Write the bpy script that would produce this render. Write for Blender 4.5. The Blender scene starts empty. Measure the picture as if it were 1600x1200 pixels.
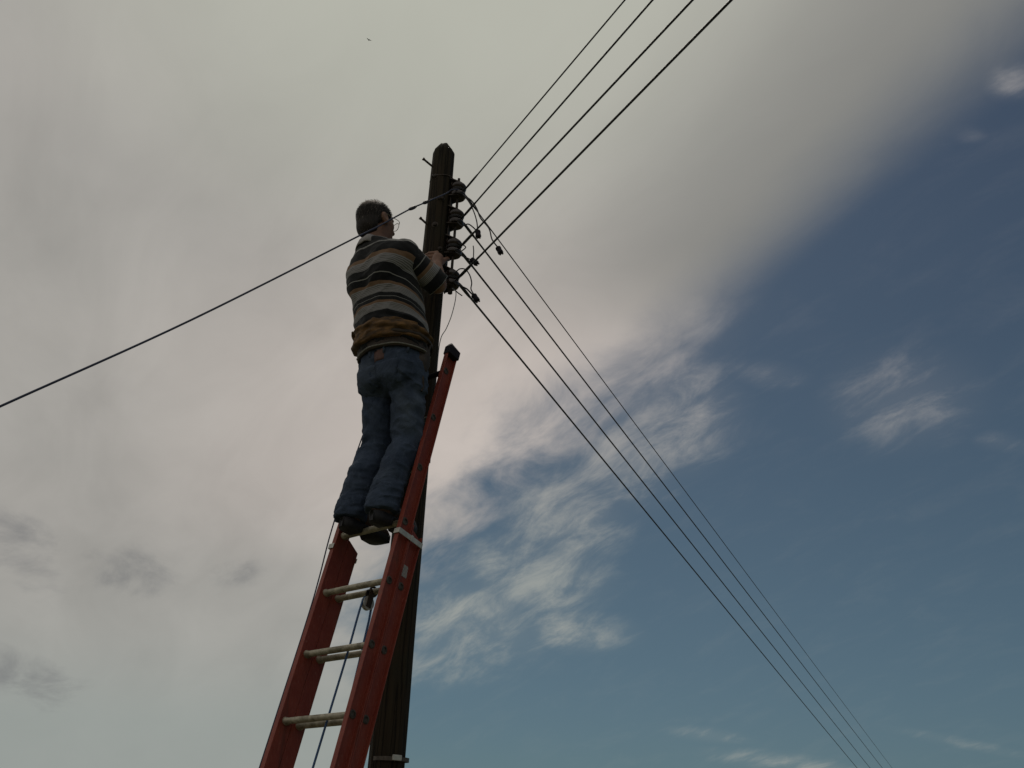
import bpy, math, random
import numpy as np
from mathutils import Vector, Matrix
from mathutils.bvhtree import BVHTree

random.seed(4)
rng = np.random.default_rng(7)
scene = bpy.context.scene
COL = scene.collection
R = math.radians

# ------------------------------------------------------------------ camera
cam_data = bpy.data.cameras.new('camera')
cam = bpy.data.objects.new('camera', cam_data)
COL.objects.link(cam)
scene.camera = cam
cam_data.sensor_fit = 'HORIZONTAL'
cam_data.sensor_width = 36.0
cam_data.lens = 36.0 * 1500.0 / 1600.0
cam_data.clip_start = 0.05
cam_data.clip_end = 5000.0
_r = Vector((0.9992, -0.0192, 0.0362)); _u = Vector((-0.0410, -0.4691, 0.8822)); _f = Vector((0.0, 0.8829, 0.4695))
cam.matrix_world = Matrix((
    (_r.x, _u.x, -_f.x, 0.0), (_r.y, _u.y, -_f.y, 0.0), (_r.z, _u.z, -_f.z, 1.6), (0, 0, 0, 1)))

# ------------------------------------------------------------------ sun and sky
SUN_EL, SUN_AZ = 60.0, -8.0            # azimuth measured from +Y towards +X
sd = Vector((math.sin(R(SUN_AZ)) * math.cos(R(SUN_EL)), math.cos(R(SUN_AZ)) * math.cos(R(SUN_EL)), math.sin(R(SUN_EL))))
sun_data = bpy.data.lights.new('sun', 'SUN')
sun_data.energy = 1.5
sun_data.angle = R(10)
sun_data.color = (1.0, 0.93, 0.83)
sun = bpy.data.objects.new('sun', sun_data)
COL.objects.link(sun)
sun.rotation_euler = (-sd).to_track_quat('-Z', 'Y').to_euler()
sun.location = (0, 0, 30)

scene.view_settings.view_transform = 'Standard'
scene.view_settings.look = 'None'
scene.view_settings.exposure = 0.0
scene.view_settings.gamma = 1.0
scene.view_settings.use_curve_mapping = False


class NT:
    """small helper that writes shader node trees as expressions"""
    def __init__(self, tree):
        self.t = tree
        self.t.nodes.clear()

    def n(self, kind, **props):
        nd = self.t.nodes.new(kind)
        for k, v in props.items():
            setattr(nd, k, v)
        return nd

    def put(self, sock, v):
        if isinstance(v, bpy.types.NodeSocket):
            self.t.links.new(v, sock)
        elif v is not None:
            if hasattr(sock.default_value, '__len__') and not hasattr(v, '__len__'):
                v = [v] * len(sock.default_value)
            if hasattr(v, '__len__') and len(sock.default_value) == 4 and len(v) == 3:
                v = tuple(v) + (1.0,)
            sock.default_value = v

    def m(self, op, a, b=None, c=None, clamp=False):
        nd = self.n('ShaderNodeMath', operation=op, use_clamp=clamp)
        self.put(nd.inputs[0], a)
        if b is not None: self.put(nd.inputs[1], b)
        if c is not None: self.put(nd.inputs[2], c)
        return nd.outputs[0]

    def vm(self, op, a, b=None):
        nd = self.n('ShaderNodeVectorMath', operation=op)
        self.put(nd.inputs[0], a)
        if b is not None: self.put(nd.inputs[1], b)
        return nd.outputs['Value'] if op in ('DOT_PRODUCT', 'LENGTH', 'DISTANCE') else nd.outputs[0]

    def mix(self, f, a, b, blend='MIX'):
        nd = self.n('ShaderNodeMix', data_type='RGBA', blend_type=blend)
        self.put(nd.inputs[0], f); self.put(nd.inputs[6], a); self.put(nd.inputs[7], b)
        return nd.outputs[2]

    def noise(self, vec, scale=5, detail=4, rough=0.5, dist=0.0, dims='3D', w=None):
        nd = self.n('ShaderNodeTexNoise', noise_dimensions=dims)
        if vec is not None: self.put(nd.inputs['Vector'], vec)
        self.put(nd.inputs['Scale'], scale); self.put(nd.inputs['Detail'], detail)
        self.put(nd.inputs['Roughness'], rough); self.put(nd.inputs['Distortion'], dist)
        return nd.outputs[0]

    def smooth(self, v, lo, hi, a=0.0, b=1.0):
        nd = self.n('ShaderNodeMapRange', interpolation_type='SMOOTHSTEP')
        self.put(nd.inputs[0], v); self.put(nd.inputs[1], lo); self.put(nd.inputs[2], hi)
        self.put(nd.inputs[3], a); self.put(nd.inputs[4], b)
        return nd.outputs[0]

    def mapping(self, vec, loc=(0, 0, 0), rot=(0, 0, 0), scale=(1, 1, 1)):
        nd = self.n('ShaderNodeMapping')
        self.put(nd.inputs[0], vec)
        nd.inputs[1].default_value = loc; nd.inputs[2].default_value = rot; nd.inputs[3].default_value = scale
        return nd.outputs[0]

    def ramp(self, f, stops, interp='LINEAR'):
        nd = self.n('ShaderNodeValToRGB')
        cr = nd.color_ramp
        cr.interpolation = interp
        while len(cr.elements) < len(stops): cr.elements.new(0.5)
        for e, (p, c) in zip(cr.elements, stops):
            e.position = p
            e.color = tuple(c) + (1.0,) if len(c) == 3 else c
        self.put(nd.inputs[0], f)
        return nd.outputs[0]


# patches of high cloud in the clear sky, and darker rags under the bank: centre, size, turn, density
WISPS = [(0.442, 0.959, 0.121, 0.113, 0, 0.55), (0.405, 0.575, 0.032, 0.026, 0, 0.64), (0.39, 0.63, 0.023, 0.015, 0, 0.36), (0.193, 1.032, 0.111, 0.142, 0, 0.75), (0.133, 1.111, 0.128, 0.154, 0, 0.64), (0.076, 1.227, 0.127, 0.154, 0, 0.72), (0.039, 1.352, 0.161, 0.153, 0, 0.75), (-0.044, 1.463, 0.197, 0.167, 0, 0.72), (0.104, 1.475, 0.136, 0.078, 0, 0.72), (-0.095, 1.58, 0.153, 0.096, 0, 0.51), (0.281, 0.947, 0.084, 0.034, 0, 0.42), (0.201, 0.879, 0.054, 0.054, 0, 0.42), (0.358, 1.723, 0.112, 0.036, 0, 0.47), (0.517, 1.779, 0.227, 0.054, 0, 0.55), (0.745, 1.623, 0.211, 0.028, 0, 0.34), (0.561, 0.994, 0.047, 0.027, 0, 0.38)]
RAGS = [(-0.649, 1.27, 0.074, 0.126, 0, 0.95), (-0.517, 1.317, 0.089, 0.087, 0, 0.85), (-0.384, 1.333, 0.054, 0.062, 0, 0.62), (-0.713, 1.577, 0.076, 0.114, 0, 0.95), (-0.757, 1.519, 0.053, 0.094, 0, 0.8), (-0.561, 1.286, 0.045, 0.046, 0, 0.65)]


def build_world():
    world = bpy.data.worlds.new('World')
    scene.world = world
    world.use_nodes = True
    world.cycles.sampling_method = 'MANUAL'
    world.cycles.sample_map_resolution = 256
    t = NT(world.node_tree)
    d = t.n('ShaderNodeTexCoord').outputs['Generated']
    sep = t.n('ShaderNodeSeparateXYZ'); t.put(sep.inputs[0], d)
    sky = t.n('ShaderNodeTexSky', sky_type='NISHITA')
    sky.sun_disc = False
    sky.sun_elevation = R(SUN_EL)
    sky.sun_rotation = R(SUN_AZ)
    sky.altitude = 300
    sky.air_density = 1.0
    sky.dust_density = 1.2
    sky.ozone_density = 1.5
    hs = t.n('ShaderNodeHueSaturation')
    hs.inputs['Saturation'].default_value = 0.72
    hs.inputs['Value'].default_value = 0.40
    t.put(hs.inputs['Color'], sky.outputs[0])
    # clear air: deeper overhead, paler and greener in the haze near the horizon
    tint = t.mix(t.smooth(sep.outputs[2], 0.72, 0.14), (0.41, 0.52, 0.61), (0.50, 0.675, 0.70))
    blue = t.mix(1.0, hs.outputs[0], tint, 'MULTIPLY')
    # the cloud deck is a flat layer: direction -> point on a plane at unit height
    zz = t.m('MAXIMUM', sep.outputs[2], 0.045)
    X = t.m('DIVIDE', sep.outputs[0], zz)
    Y = t.m('DIVIDE', sep.outputs[1], zz)
    cb = t.n('ShaderNodeCombineXYZ'); t.put(cb.inputs[0], X); t.put(cb.inputs[1], Y)
    P = cb.outputs[0]
    # the same layer seen with its far part less squeezed, used for the texture of the cloud
    zq = t.m('ADD', t.m('MAXIMUM', sep.outputs[2], 0.0), 0.42)
    cq = t.n('ShaderNodeCombineXYZ'); t.put(cq.inputs[0], t.m('DIVIDE', sep.outputs[0], zq)); t.put(cq.inputs[1], t.m('DIVIDE', sep.outputs[1], zq))
    Q = cq.outputs[0]
    Yn = t.m('MINIMUM', Y, 3.0)
    edge = t.m('ADD', t.m('MULTIPLY_ADD', Yn, 0.38, X), -0.97)
    edge = t.m('ADD', edge, t.m('MULTIPLY', t.m('SUBTRACT', Y, Yn), 0.14))

    def drawn(turn, stretch, loc=(0, 0, 0)):
        """the textured layer with its grain drawn out along one bearing"""
        return t.mapping(t.mapping(Q, loc=loc, rot=(0, 0, R(turn))), scale=(1.0, stretch, 1.0))

    n_big = t.m('SUBTRACT', t.noise(Q, 2.6, 3, 0.5), 0.5)
    n_mid = t.m('SUBTRACT', t.noise(drawn(57, 1.7), 6.5, 8, 0.60, 0.5), 0.5)
    # far (low) part of the bank is ragged, near (high) part is soft
    rag = t.smooth(Y, 1.35, 2.3)
    far = t.smooth(Y, 1.8, 3.6)
    e = t.m('ADD', edge, t.m('MULTIPLY', n_big, t.m('MULTIPLY_ADD', far, 0.6, 0.10)))
    e = t.m('ADD', e, t.m('MULTIPLY', n_mid, t.m('MULTIPLY_ADD', rag, 0.75, 0.06)))
    e = t.m('ADD', e, t.m('MULTIPLY', far, 0.10))
    bank = t.mix(rag, t.smooth(e, 0.07, -0.17), t.smooth(e, 0.16, -0.30))
    # wisps of high cloud in the clear part: the patch thins out where the drawn-out noise is low
    fib = t.noise(drawn(52, 2.4, (3.1, 1.7, 0)), 8.5, 10, 0.66, 0.38)
    clump = t.noise(drawn(20, 1.0, (1.3, 4.7, 0)), 9.0, 9, 0.62, 0.4)

    def total(rows_):
        out = None
        for (cx, cy, rx, ry, rot, amount) in rows_:
            q = t.vm('SUBTRACT', Q, (cx, cy, 0))
            q = t.vm('DIVIDE', q, (rx, ry, 1.0))
            b = t.m('MULTIPLY', t.smooth(t.vm('LENGTH', q), 1.25, 0.0), amount)
            out = b if out is None else t.m('MAXIMUM', out, b)
        return out

    wm = total(WISPS)
    wisp = t.m('ADD', wm, t.m('MULTIPLY', t.m('SUBTRACT', fib, 0.5), 3.4))
    wisp = t.m('MULTIPLY', t.smooth(wisp, 0.10, 1.45), t.smooth(wm, 0.02, 0.6))
    wisp = t.m('ADD', t.m('MULTIPLY', wisp, 0.62), t.m('MULTIPLY', t.smooth(wm, 0.05, 0.9), 0.16))
    veil = t.m('MULTIPLY', t.smooth(fib, 0.45, 0.8), 0.05)
    wisp = t.m('MAXIMUM', wisp, veil)
    # colour of the cloud: thicker and thinner places, brighter towards the veiled sun
    cosun = t.vm('DOT_PRODUCT', d, tuple(sd))
    glow = t.smooth(cosun, 0.88, 1.0)
    thick = t.noise(t.mapping(Q, loc=(0.4, 0.9, 0)), 2.6, 6, 0.52)
    base = t.ramp(thick, [(0.28, (0.328, 0.318, 0.297)), (0.72, (0.400, 0.382, 0.354))])
    billow = t.m('MULTIPLY', t.m('SUBTRACT', t.noise(drawn(60, 1.8, (5.0, 2.0, 0)), 5.0, 7, 0.55, 0.6), 0.5), 0.34)
    base = t.mix(1.0, base, t.m('ADD', billow, 1.0), 'MULTIPLY')
    lowtint = t.smooth(Y, 2.6, 7.5)
    base = t.mix(t.m('MULTIPLY', lowtint, 0.8), base, (0.295, 0.330, 0.312))
    base = t.mix(t.m('MULTIPLY', glow, 0.75), base, (0.50, 0.51, 0.435))
    rim = t.m('MULTIPLY', t.smooth(edge, -1.35, -0.25), t.smooth(Y, 1.05, 1.85))
    rim = t.m('MULTIPLY', rim, t.smooth(Y, 3.6, 2.2))
    base = t.mix(t.m('MULTIPLY', rim, 0.85), base, t.mix(1.0, (0.55, 0.49, 0.45), t.m('ADD', billow, 1.0), 'MULTIPLY'))
    dim = t.m('MULTIPLY', t.smooth(edge, -0.52, -0.10), t.smooth(Y, 1.8, 1.3))
    base = t.mix(t.m('MULTIPLY', dim, 0.78), base, (0.200, 0.203, 0.193))
    # grey rags hanging under the far left part of the bank
    gm = total(RAGS)
    rags = t.m('ADD', gm, t.m('MULTIPLY', t.m('SUBTRACT', clump, 0.5), 3.4))
    rags = t.m('MULTIPLY', t.m('MULTIPLY', t.smooth(rags, 0.15, 1.3), t.smooth(gm, 0.02, 0.5)), 0.62)
    base = t.mix(rags, base, (0.165, 0.168, 0.175))
    ten = (10.0, 10.0, 10.0)
    cloud = t.mix(1.0, base, ten, 'MULTIPLY')
    wispc = t.mix(1.0, t.mix(t.smooth(Y, 1.5, 3.5), (0.36, 0.345, 0.34), (0.38, 0.39, 0.355)), ten, 'MULTIPLY')
    out = t.mix(wisp, blue, wispc)
    out = t.mix(bank, out, cloud)
    bg = t.n('ShaderNodeBackground')
    t.put(bg.inputs[0], out); bg.inputs[1].default_value = 0.1
    o = t.n('ShaderNodeOutputWorld')
    t.t.links.new(bg.outputs[0], o.inputs[0])


build_world()


# ------------------------------------------------------------------ materials
def material(name):
    m = bpy.data.materials.new(name)
    m.use_nodes = True
    t = NT(m.node_tree)
    b = t.n('ShaderNodeBsdfPrincipled')
    o = t.n('ShaderNodeOutputMaterial')
    t.t.links.new(b.outputs[0], o.inputs[0])
    return m, t, b


def bump(t, b, h, strength=0.4, dist=0.01):
    nd = t.n('ShaderNodeBump')
    nd.inputs['Strength'].default_value = strength
    nd.inputs['Distance'].default_value = dist
    t.put(nd.inputs['Height'], h)
    t.t.links.new(nd.outputs[0], b.inputs['Normal'])


def simple(name, c1, c2, rough=0.6, metal=0.0, scale=20, bs=0.25, bd=0.004, stretch=(1, 1, 1), spec=0.5, detail=6):
    m, t, b = material(name)
    tc = t.n('ShaderNodeTexCoord').outputs['Object']
    v = t.mapping(tc, scale=stretch)
    n1 = t.noise(v, scale, detail, 0.6)
    n2 = t.noise(v, scale * 7, 3, 0.6)
    f = t.smooth(n1, 0.3, 0.7)
    t.put(b.inputs['Base Color'], t.mix(f, c1, c2))
    t.put(b.inputs['Roughness'], t.m('MULTIPLY_ADD', n1, 0.25, rough - 0.12))
    b.inputs['Metallic'].default_value = metal
    b.inputs['Specular IOR Level'].default_value = spec
    if bs: bump(t, b, t.m('MULTIPLY_ADD', n2, 0.5, n1), bs, bd)
    return m


def mat_wood():
    m, t, b = material('weathered_wood')
    tc = t.n('ShaderNodeTexCoord').outputs['Object']
    v = t.mapping(tc, scale=(1, 1, 0.045))
    grain = t.noise(v, 60, 7, 0.65, 0.3)
    crack = t.noise(t.mapping(tc, scale=(1, 1, 0.03)), 34, 3, 0.5)
    crack = t.smooth(t.m('ABSOLUTE', t.m('SUBTRACT', crack, 0.5)), 0.0, 0.045)
    blot = t.noise(tc, 5, 5, 0.6)
    c = t.mix(t.smooth(grain, 0.3, 0.7), (0.024, 0.017, 0.011), (0.044, 0.033, 0.020))
    c = t.mix(t.smooth(blot, 0.45, 0.75), c, (0.030, 0.027, 0.017))
    c = t.mix(crack, (0.012, 0.010, 0.007), c)
    t.put(b.inputs['Base Color'], c)
    b.inputs['Roughness'].default_value = 0.85
    b.inputs['Specular IOR Level'].default_value = 0.2
    bump(t, b, t.m('ADD', t.m('MULTIPLY', grain, 0.5), crack), 0.7, 0.006)
    return m


def mat_red():
    m, t, b = material('red_fibreglass')
    tc = t.n('ShaderNodeTexCoord').outputs['Object']
    n1 = t.noise(tc, 7, 6, 0.65)
    streak = t.noise(t.mapping(tc, scale=(1, 1, 0.06)), 55, 5, 0.6)
    scuff = t.noise(t.mapping(tc, scale=(1, 1, 0.35)), 120, 4, 0.7)
    c = t.mix(t.smooth(n1, 0.3, 0.72), (0.195, 0.030, 0.019), (0.265, 0.050, 0.030))
    c = t.mix(t.m('MULTIPLY', t.smooth(streak, 0.55, 0.8), 0.45), c, (0.125, 0.022, 0.016))
    c = t.mix(t.m('MULTIPLY', t.smooth(scuff, 0.62, 0.72), 0.6), c, (0.36, 0.17, 0.13))
    c = t.mix(t.m('MULTIPLY', t.smooth(n1, 0.55, 0.75), 0.5), c, (0.105, 0.045, 0.032))
    fibre = t.noise(t.mapping(tc, scale=(1, 1, 0.12)), 330, 3, 0.6)
    c = t.mix(t.m('MULTIPLY', t.smooth(fibre, 0.45, 0.7), 0.35), c, (0.34, 0.12, 0.085))
    drip = t.noise(t.mapping(tc, scale=(1, 1, 0.10)), 22, 5, 0.6)
    c = t.mix(t.m('MULTIPLY', t.smooth(drip, 0.55, 0.72), 0.45), c, (0.075, 0.030, 0.022))
    t.put(b.inputs['Base Color'], c)
    t.put(b.inputs['Roughness'], t.m('MULTIPLY_ADD', streak, 0.3, 0.38))
    b.inputs['Specular IOR Level'].default_value = 0.4
    bump(t, b, t.m('ADD', streak, t.m('MULTIPLY', scuff, 0.3)), 0.15, 0.002)
    return m


def mat_rope():
    m, t, b = material('blue_rope')
    tc = t.n('ShaderNodeTexCoord').outputs['Object']
    wv = t.n('ShaderNodeTexWave', wave_type='BANDS', bands_direction='DIAGONAL')
    t.put(wv.inputs['Vector'], tc); wv.inputs['Scale'].default_value = 60
    f = wv.outputs[1]
    t.put(b.inputs['Base Color'], t.mix(f, (0.03, 0.075, 0.20), (0.10, 0.20, 0.38)))
    b.inputs['Roughness'].default_value = 0.8
    bump(t, b, f, 0.8, 0.003)
    return m


def mat_shirt():
    m, t, b = material('striped_knit')
    at = t.n('ShaderNodeAttribute', attribute_name='stripe')
    s = at.outputs['Fac']
    tc = t.n('ShaderNodeTexCoord').outputs['Object']
    wob = t.m('MULTIPLY', t.m('SUBTRACT', t.noise(tc, 30, 3, 0.5), 0.5), 0.02)
    f = t.m('FRACT', t.m('ADD', s, wob))
    black, gry, tan, line = (0.014, 0.015, 0.017), (0.30, 0.295, 0.295), (0.215, 0.135, 0.085), (0.29, 0.29, 0.28)
    c = t.ramp(f, [(0.0, black), (0.30, line), (0.335, black), (0.60, tan), (0.71, gry)], 'CONSTANT')
    # fine knitted ribs in the pale stripe
    rib = t.m('SINE', t.m('MULTIPLY', f, 118.0))
    inpale = t.smooth(f, 0.70, 0.73)
    c = t.mix(t.m('MULTIPLY', inpale, t.smooth(rib, -0.2, 0.9, 0.0, 0.75)), c, (0.06, 0.06, 0.062))
    fuzz = t.noise(tc, 260, 3, 0.6)
    c = t.mix(t.m('MULTIPLY', fuzz, 0.35), c, t.mix(1.0, c, (0.55, 0.55, 0.55), 'MULTIPLY'))
    t.put(b.inputs['Base Color'], c)
    b.inputs['Roughness'].default_value = 0.92
    b.inputs['Specular IOR Level'].default_value = 0.15
    b.inputs['Sheen Weight'].default_value = 0.15
    bump(t, b, t.m('ADD', fuzz, t.noise(tc, 45, 4, 0.5)), 0.35, 0.003)
    return m


def mat_denim():
    m, t, b = material('dark_denim')
    tc = t.n('ShaderNodeTexCoord').outputs['Object']
    n1 = t.noise(tc, 6, 6, 0.65)
    n2 = t.noise(t.mapping(tc, scale=(1, 1, 0.5)), 45, 5, 0.7)
    tw = t.noise(t.mapping(tc, rot=(0, 0, 0.6), scale=(1, 1, 0.2)), 420, 2, 0.5)
    at = t.n('ShaderNodeAttribute', attribute_name='wear').outputs['Fac']
    c = t.mix(t.smooth(n1, 0.3, 0.7), (0.030, 0.044, 0.074), (0.068, 0.094, 0.145))
    c = t.mix(t.m('MULTIPLY', t.smooth(n2, 0.5, 0.75), 0.6), c, (0.095, 0.125, 0.180))
    c = t.mix(t.m('MULTIPLY', at, 0.75), c, (0.145, 0.180, 0.230))
    c = t.mix(t.m('MULTIPLY', tw, 0.4), c, (0.02, 0.026, 0.04))
    t.put(b.inputs['Base Color'], c)
    b.inputs['Roughness'].default_value = 0.9
    b.inputs['Specular IOR Level'].default_value = 0.15
    cr = t.noise(t.mapping(t.mapping(tc, rot=(0.9, 0.7, 0.4)), scale=(1, 1, 1.8)), 8, 4, 0.55, 0.8)
    cr = t.m('POWER', t.m('MULTIPLY', t.m('ABSOLUTE', t.m('SUBTRACT', cr, 0.5)), 2.0), 0.6)
    c2 = t.mix(t.m('MULTIPLY', t.smooth(cr, 0.45, 0.85), 0.30), c, (0.12, 0.15, 0.20))
    t.put(b.inputs['Base Color'], c2)
    bump(t, b, t.m('ADD', t.m('MULTIPLY_ADD', tw, 0.3, n2), t.m('MULTIPLY', cr, 2.2)), 0.5, 0.006)
    return m


def mat_skin():
    m, t, b = material('tanned_skin')
    tc = t.n('ShaderNodeTexCoord').outputs['Object']
    n1 = t.noise(tc, 14, 5, 0.6)
    n2 = t.noise(tc, 160, 4, 0.6)
    t.put(b.inputs['Base Color'], t.mix(t.smooth(n1, 0.3, 0.7), (0.175, 0.086, 0.054), (0.245, 0.128, 0.082)))
    b.inputs['Roughness'].default_value = 0.55
    b.inputs['Subsurface Weight'].default_value = 0.08
    b.inputs['Subsurface Radius'].default_value = (0.01, 0.004, 0.002)
    bump(t, b, n2, 0.25, 0.002)
    return m


def mat_hair():
    m, t, b = material('greying_hair')
    at = t.n('ShaderNodeAttribute', attribute_name='thin').outputs['Fac']
    tc = t.n('ShaderNodeTexCoord').outputs['Object']
    n1 = t.noise(t.mapping(tc, scale=(1, 1, 0.25)), 160, 5, 0.7)
    dark = t.mix(t.smooth(n1, 0.35, 0.7), (0.010, 0.008, 0.007), (0.030, 0.024, 0.021))
    grey = t.mix(t.smooth(n1, 0.35, 0.65), (0.21, 0.16, 0.135), (0.33, 0.29, 0.26))
    pep = t.noise(tc, 26, 4, 0.6)
    dark = t.mix(t.m('MULTIPLY', t.smooth(pep, 0.45, 0.70), 0.28), dark, (0.060, 0.047, 0.040))
    t.put(b.inputs['Base Color'], t.mix(at, dark, grey))
    b.inputs['Roughness'].default_value = 0.6
    b.inputs['Specular IOR Level'].default_value = 0.25
    bump(t, b, n1, 0.8, 0.004)
    return m


def mat_sticker():
    m, t, b = material('worn_label')
    tc = t.n('ShaderNodeTexCoord').outputs['Object']
    wv = t.n('ShaderNodeTexWave', wave_type='BANDS', bands_direction='DIAGONAL')
    t.put(wv.inputs['Vector'], tc); wv.inputs['Scale'].default_value = 45; wv.inputs['Distortion'].default_value = 1.5
    n1 = t.noise(tc, 90, 4, 0.6)
    c = t.mix(t.smooth(wv.outputs[1], 0.55, 0.8), (0.42, 0.41, 0.40), (0.16, 0.15, 0.15))
    c = t.mix(t.smooth(n1, 0.5, 0.7), c, (0.38, 0.33, 0.30))
    t.put(b.inputs['Base Color'], c)
    b.inputs['Roughness'].default_value = 0.6
    return m


def mat_ground():
    m, t, b = material('dry_grass')
    tc = t.n('ShaderNodeTexCoord').outputs['Object']
    n1 = t.noise(tc, 0.6, 6, 0.6)
    n2 = t.noise(tc, 14, 6, 0.7)
    c = t.mix(t.smooth(n1, 0.35, 0.65), (0.050, 0.065, 0.024), (0.12, 0.10, 0.055))
    c = t.mix(t.smooth(n2, 0.4, 0.75), c, (0.035, 0.05, 0.018))
    t.put(b.inputs['Base Color'], c)
    b.inputs['Roughness'].default_value = 0.95
    bump(t, b, n2, 0.8, 0.05)
    return m


M = dict(
    wood=mat_wood(), red=mat_red(), rope=mat_rope(), shirt=mat_shirt(), denim=mat_denim(), skin=mat_skin(), hair=mat_hair(),
    sticker=mat_sticker(), ground=mat_ground(),
    alu=simple('dull_aluminium', (0.21, 0.19, 0.14), (0.52, 0.48, 0.38), 0.5, 0.35, 26, 0.4, 0.003, (1, 1, 1)),
    galv=simple('galvanised_strap', (0.42, 0.42, 0.39), (0.60, 0.59, 0.54), 0.5, 0.4, 30, 0.2, 0.002),
    steel=simple('rusty_dark_steel', (0.030, 0.026, 0.024), (0.075, 0.055, 0.042), 0.65, 0.4, 30, 0.4, 0.003),
    rivet=simple('tarnished_rivet', (0.055, 0.045, 0.038), (0.14, 0.12, 0.10), 0.55, 0.4, 60, 0.3, 0.002),
    porcelain=simple('dark_glazed_porcelain', (0.018, 0.012, 0.011), (0.036, 0.024, 0.020), 0.22, 0.0, 18, 0.1, 0.002),
    wire=simple('black_wire_insulation', (0.010, 0.010, 0.012), (0.026, 0.025, 0.028), 0.6, 0.0, 30, 0.2, 0.002),
    bluecable=simple('blue_black_cable_sheath', (0.020, 0.025, 0.058), (0.038, 0.045, 0.090), 0.5, 0.0, 30, 0.2, 0.002),
    greywire=simple('bare_grey_wire', (0.16, 0.17, 0.18), (0.26, 0.27, 0.28), 0.5, 0.3, 40, 0.1, 0.001),
    black=simple('black_plastic', (0.010, 0.008, 0.012), (0.020, 0.016, 0.024), 0.7, 0.0, 40, 0.3, 0.003, spec=0.2),
    shoe=simple('brown_work_leather', (0.045, 0.022, 0.012), (0.095, 0.046, 0.026), 0.6, 0.0, 25, 0.5, 0.004),
    sole=simple('dark_rubber', (0.010, 0.010, 0.013), (0.022, 0.021, 0.025), 0.75, 0.0, 40, 0.4, 0.004),
    belt=simple('tan_leather_belt', (0.040, 0.021, 0.009), (0.205, 0.105, 0.030), 0.75, 0.0, 16, 0.8, 0.008, (1, 1, 3.0)),
    darkleather=simple('dark_leather', (0.022, 0.016, 0.012), (0.055, 0.038, 0.026), 0.7, 0.0, 25, 0.6, 0.005),
    patch=simple('red_brown_leather_patch', (0.085, 0.042, 0.036), (0.13, 0.065, 0.052), 0.7, 0.0, 40, 0.3, 0.002),
    thread=simple('pale_stitched_edge', (0.14, 0.14, 0.12), (0.24, 0.23, 0.20), 0.8, 0.0, 80, 0.3, 0.002),
    frame=simple('pale_metal_frame', (0.20, 0.16, 0.10), (0.34, 0.29, 0.20), 0.35, 0.7, 30, 0.0),
    collar=simple('pale_knit_collar', (0.30, 0.285, 0.285), (0.38, 0.365, 0.36), 0.9, 0.0, 120, 0.4, 0.003, spec=0.15),
    feather=simple('dark_feather', (0.02, 0.02, 0.02), (0.05, 0.045, 0.04), 0.8, 0.0, 20, 0.0),
)


def mat_glass():
    m, t, b = material('spectacle_lens')
    b.inputs['Base Color'].default_value = (0.95, 0.97, 0.96, 1)
    b.inputs['Roughness'].default_value = 0.03
    b.inputs['Transmission Weight'].default_value = 1.0
    b.inputs['IOR'].default_value = 1.1
    return m


M['lens'] = mat_glass()


# ------------------------------------------------------------------ mesh helpers
def link_mesh(name, verts, faces, mat, parent=None, smooth=True, loc=None):
    me = bpy.data.meshes.new(name)
    me.from_pydata([tuple(v) for v in verts], [], [tuple(f) for f in faces])
    me.update()
    if smooth:
        me.shade_smooth()
    if mat is not None:
        me.materials.append(mat)
    o = bpy.data.objects.new(name, me)
    COL.objects.link(o)
    if parent is not None:
        o.parent = parent
    if loc is not None:
        o.location = loc
    return o


def tag(o, label=None, cat=None, group=None, kind=None):
    if label: o['label'] = label
    if cat: o['category'] = cat
    if group: o['group'] = group
    if kind: o['kind'] = kind
    return o


def empty(name, loc=(0, 0, 0), rz=0.0):
    o = bpy.data.objects.new(name, None)
    o.empty_display_size = 0.05
    COL.objects.link(o)
    o.location = loc
    o.rotation_euler = (0, 0, rz)
    return o


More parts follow.
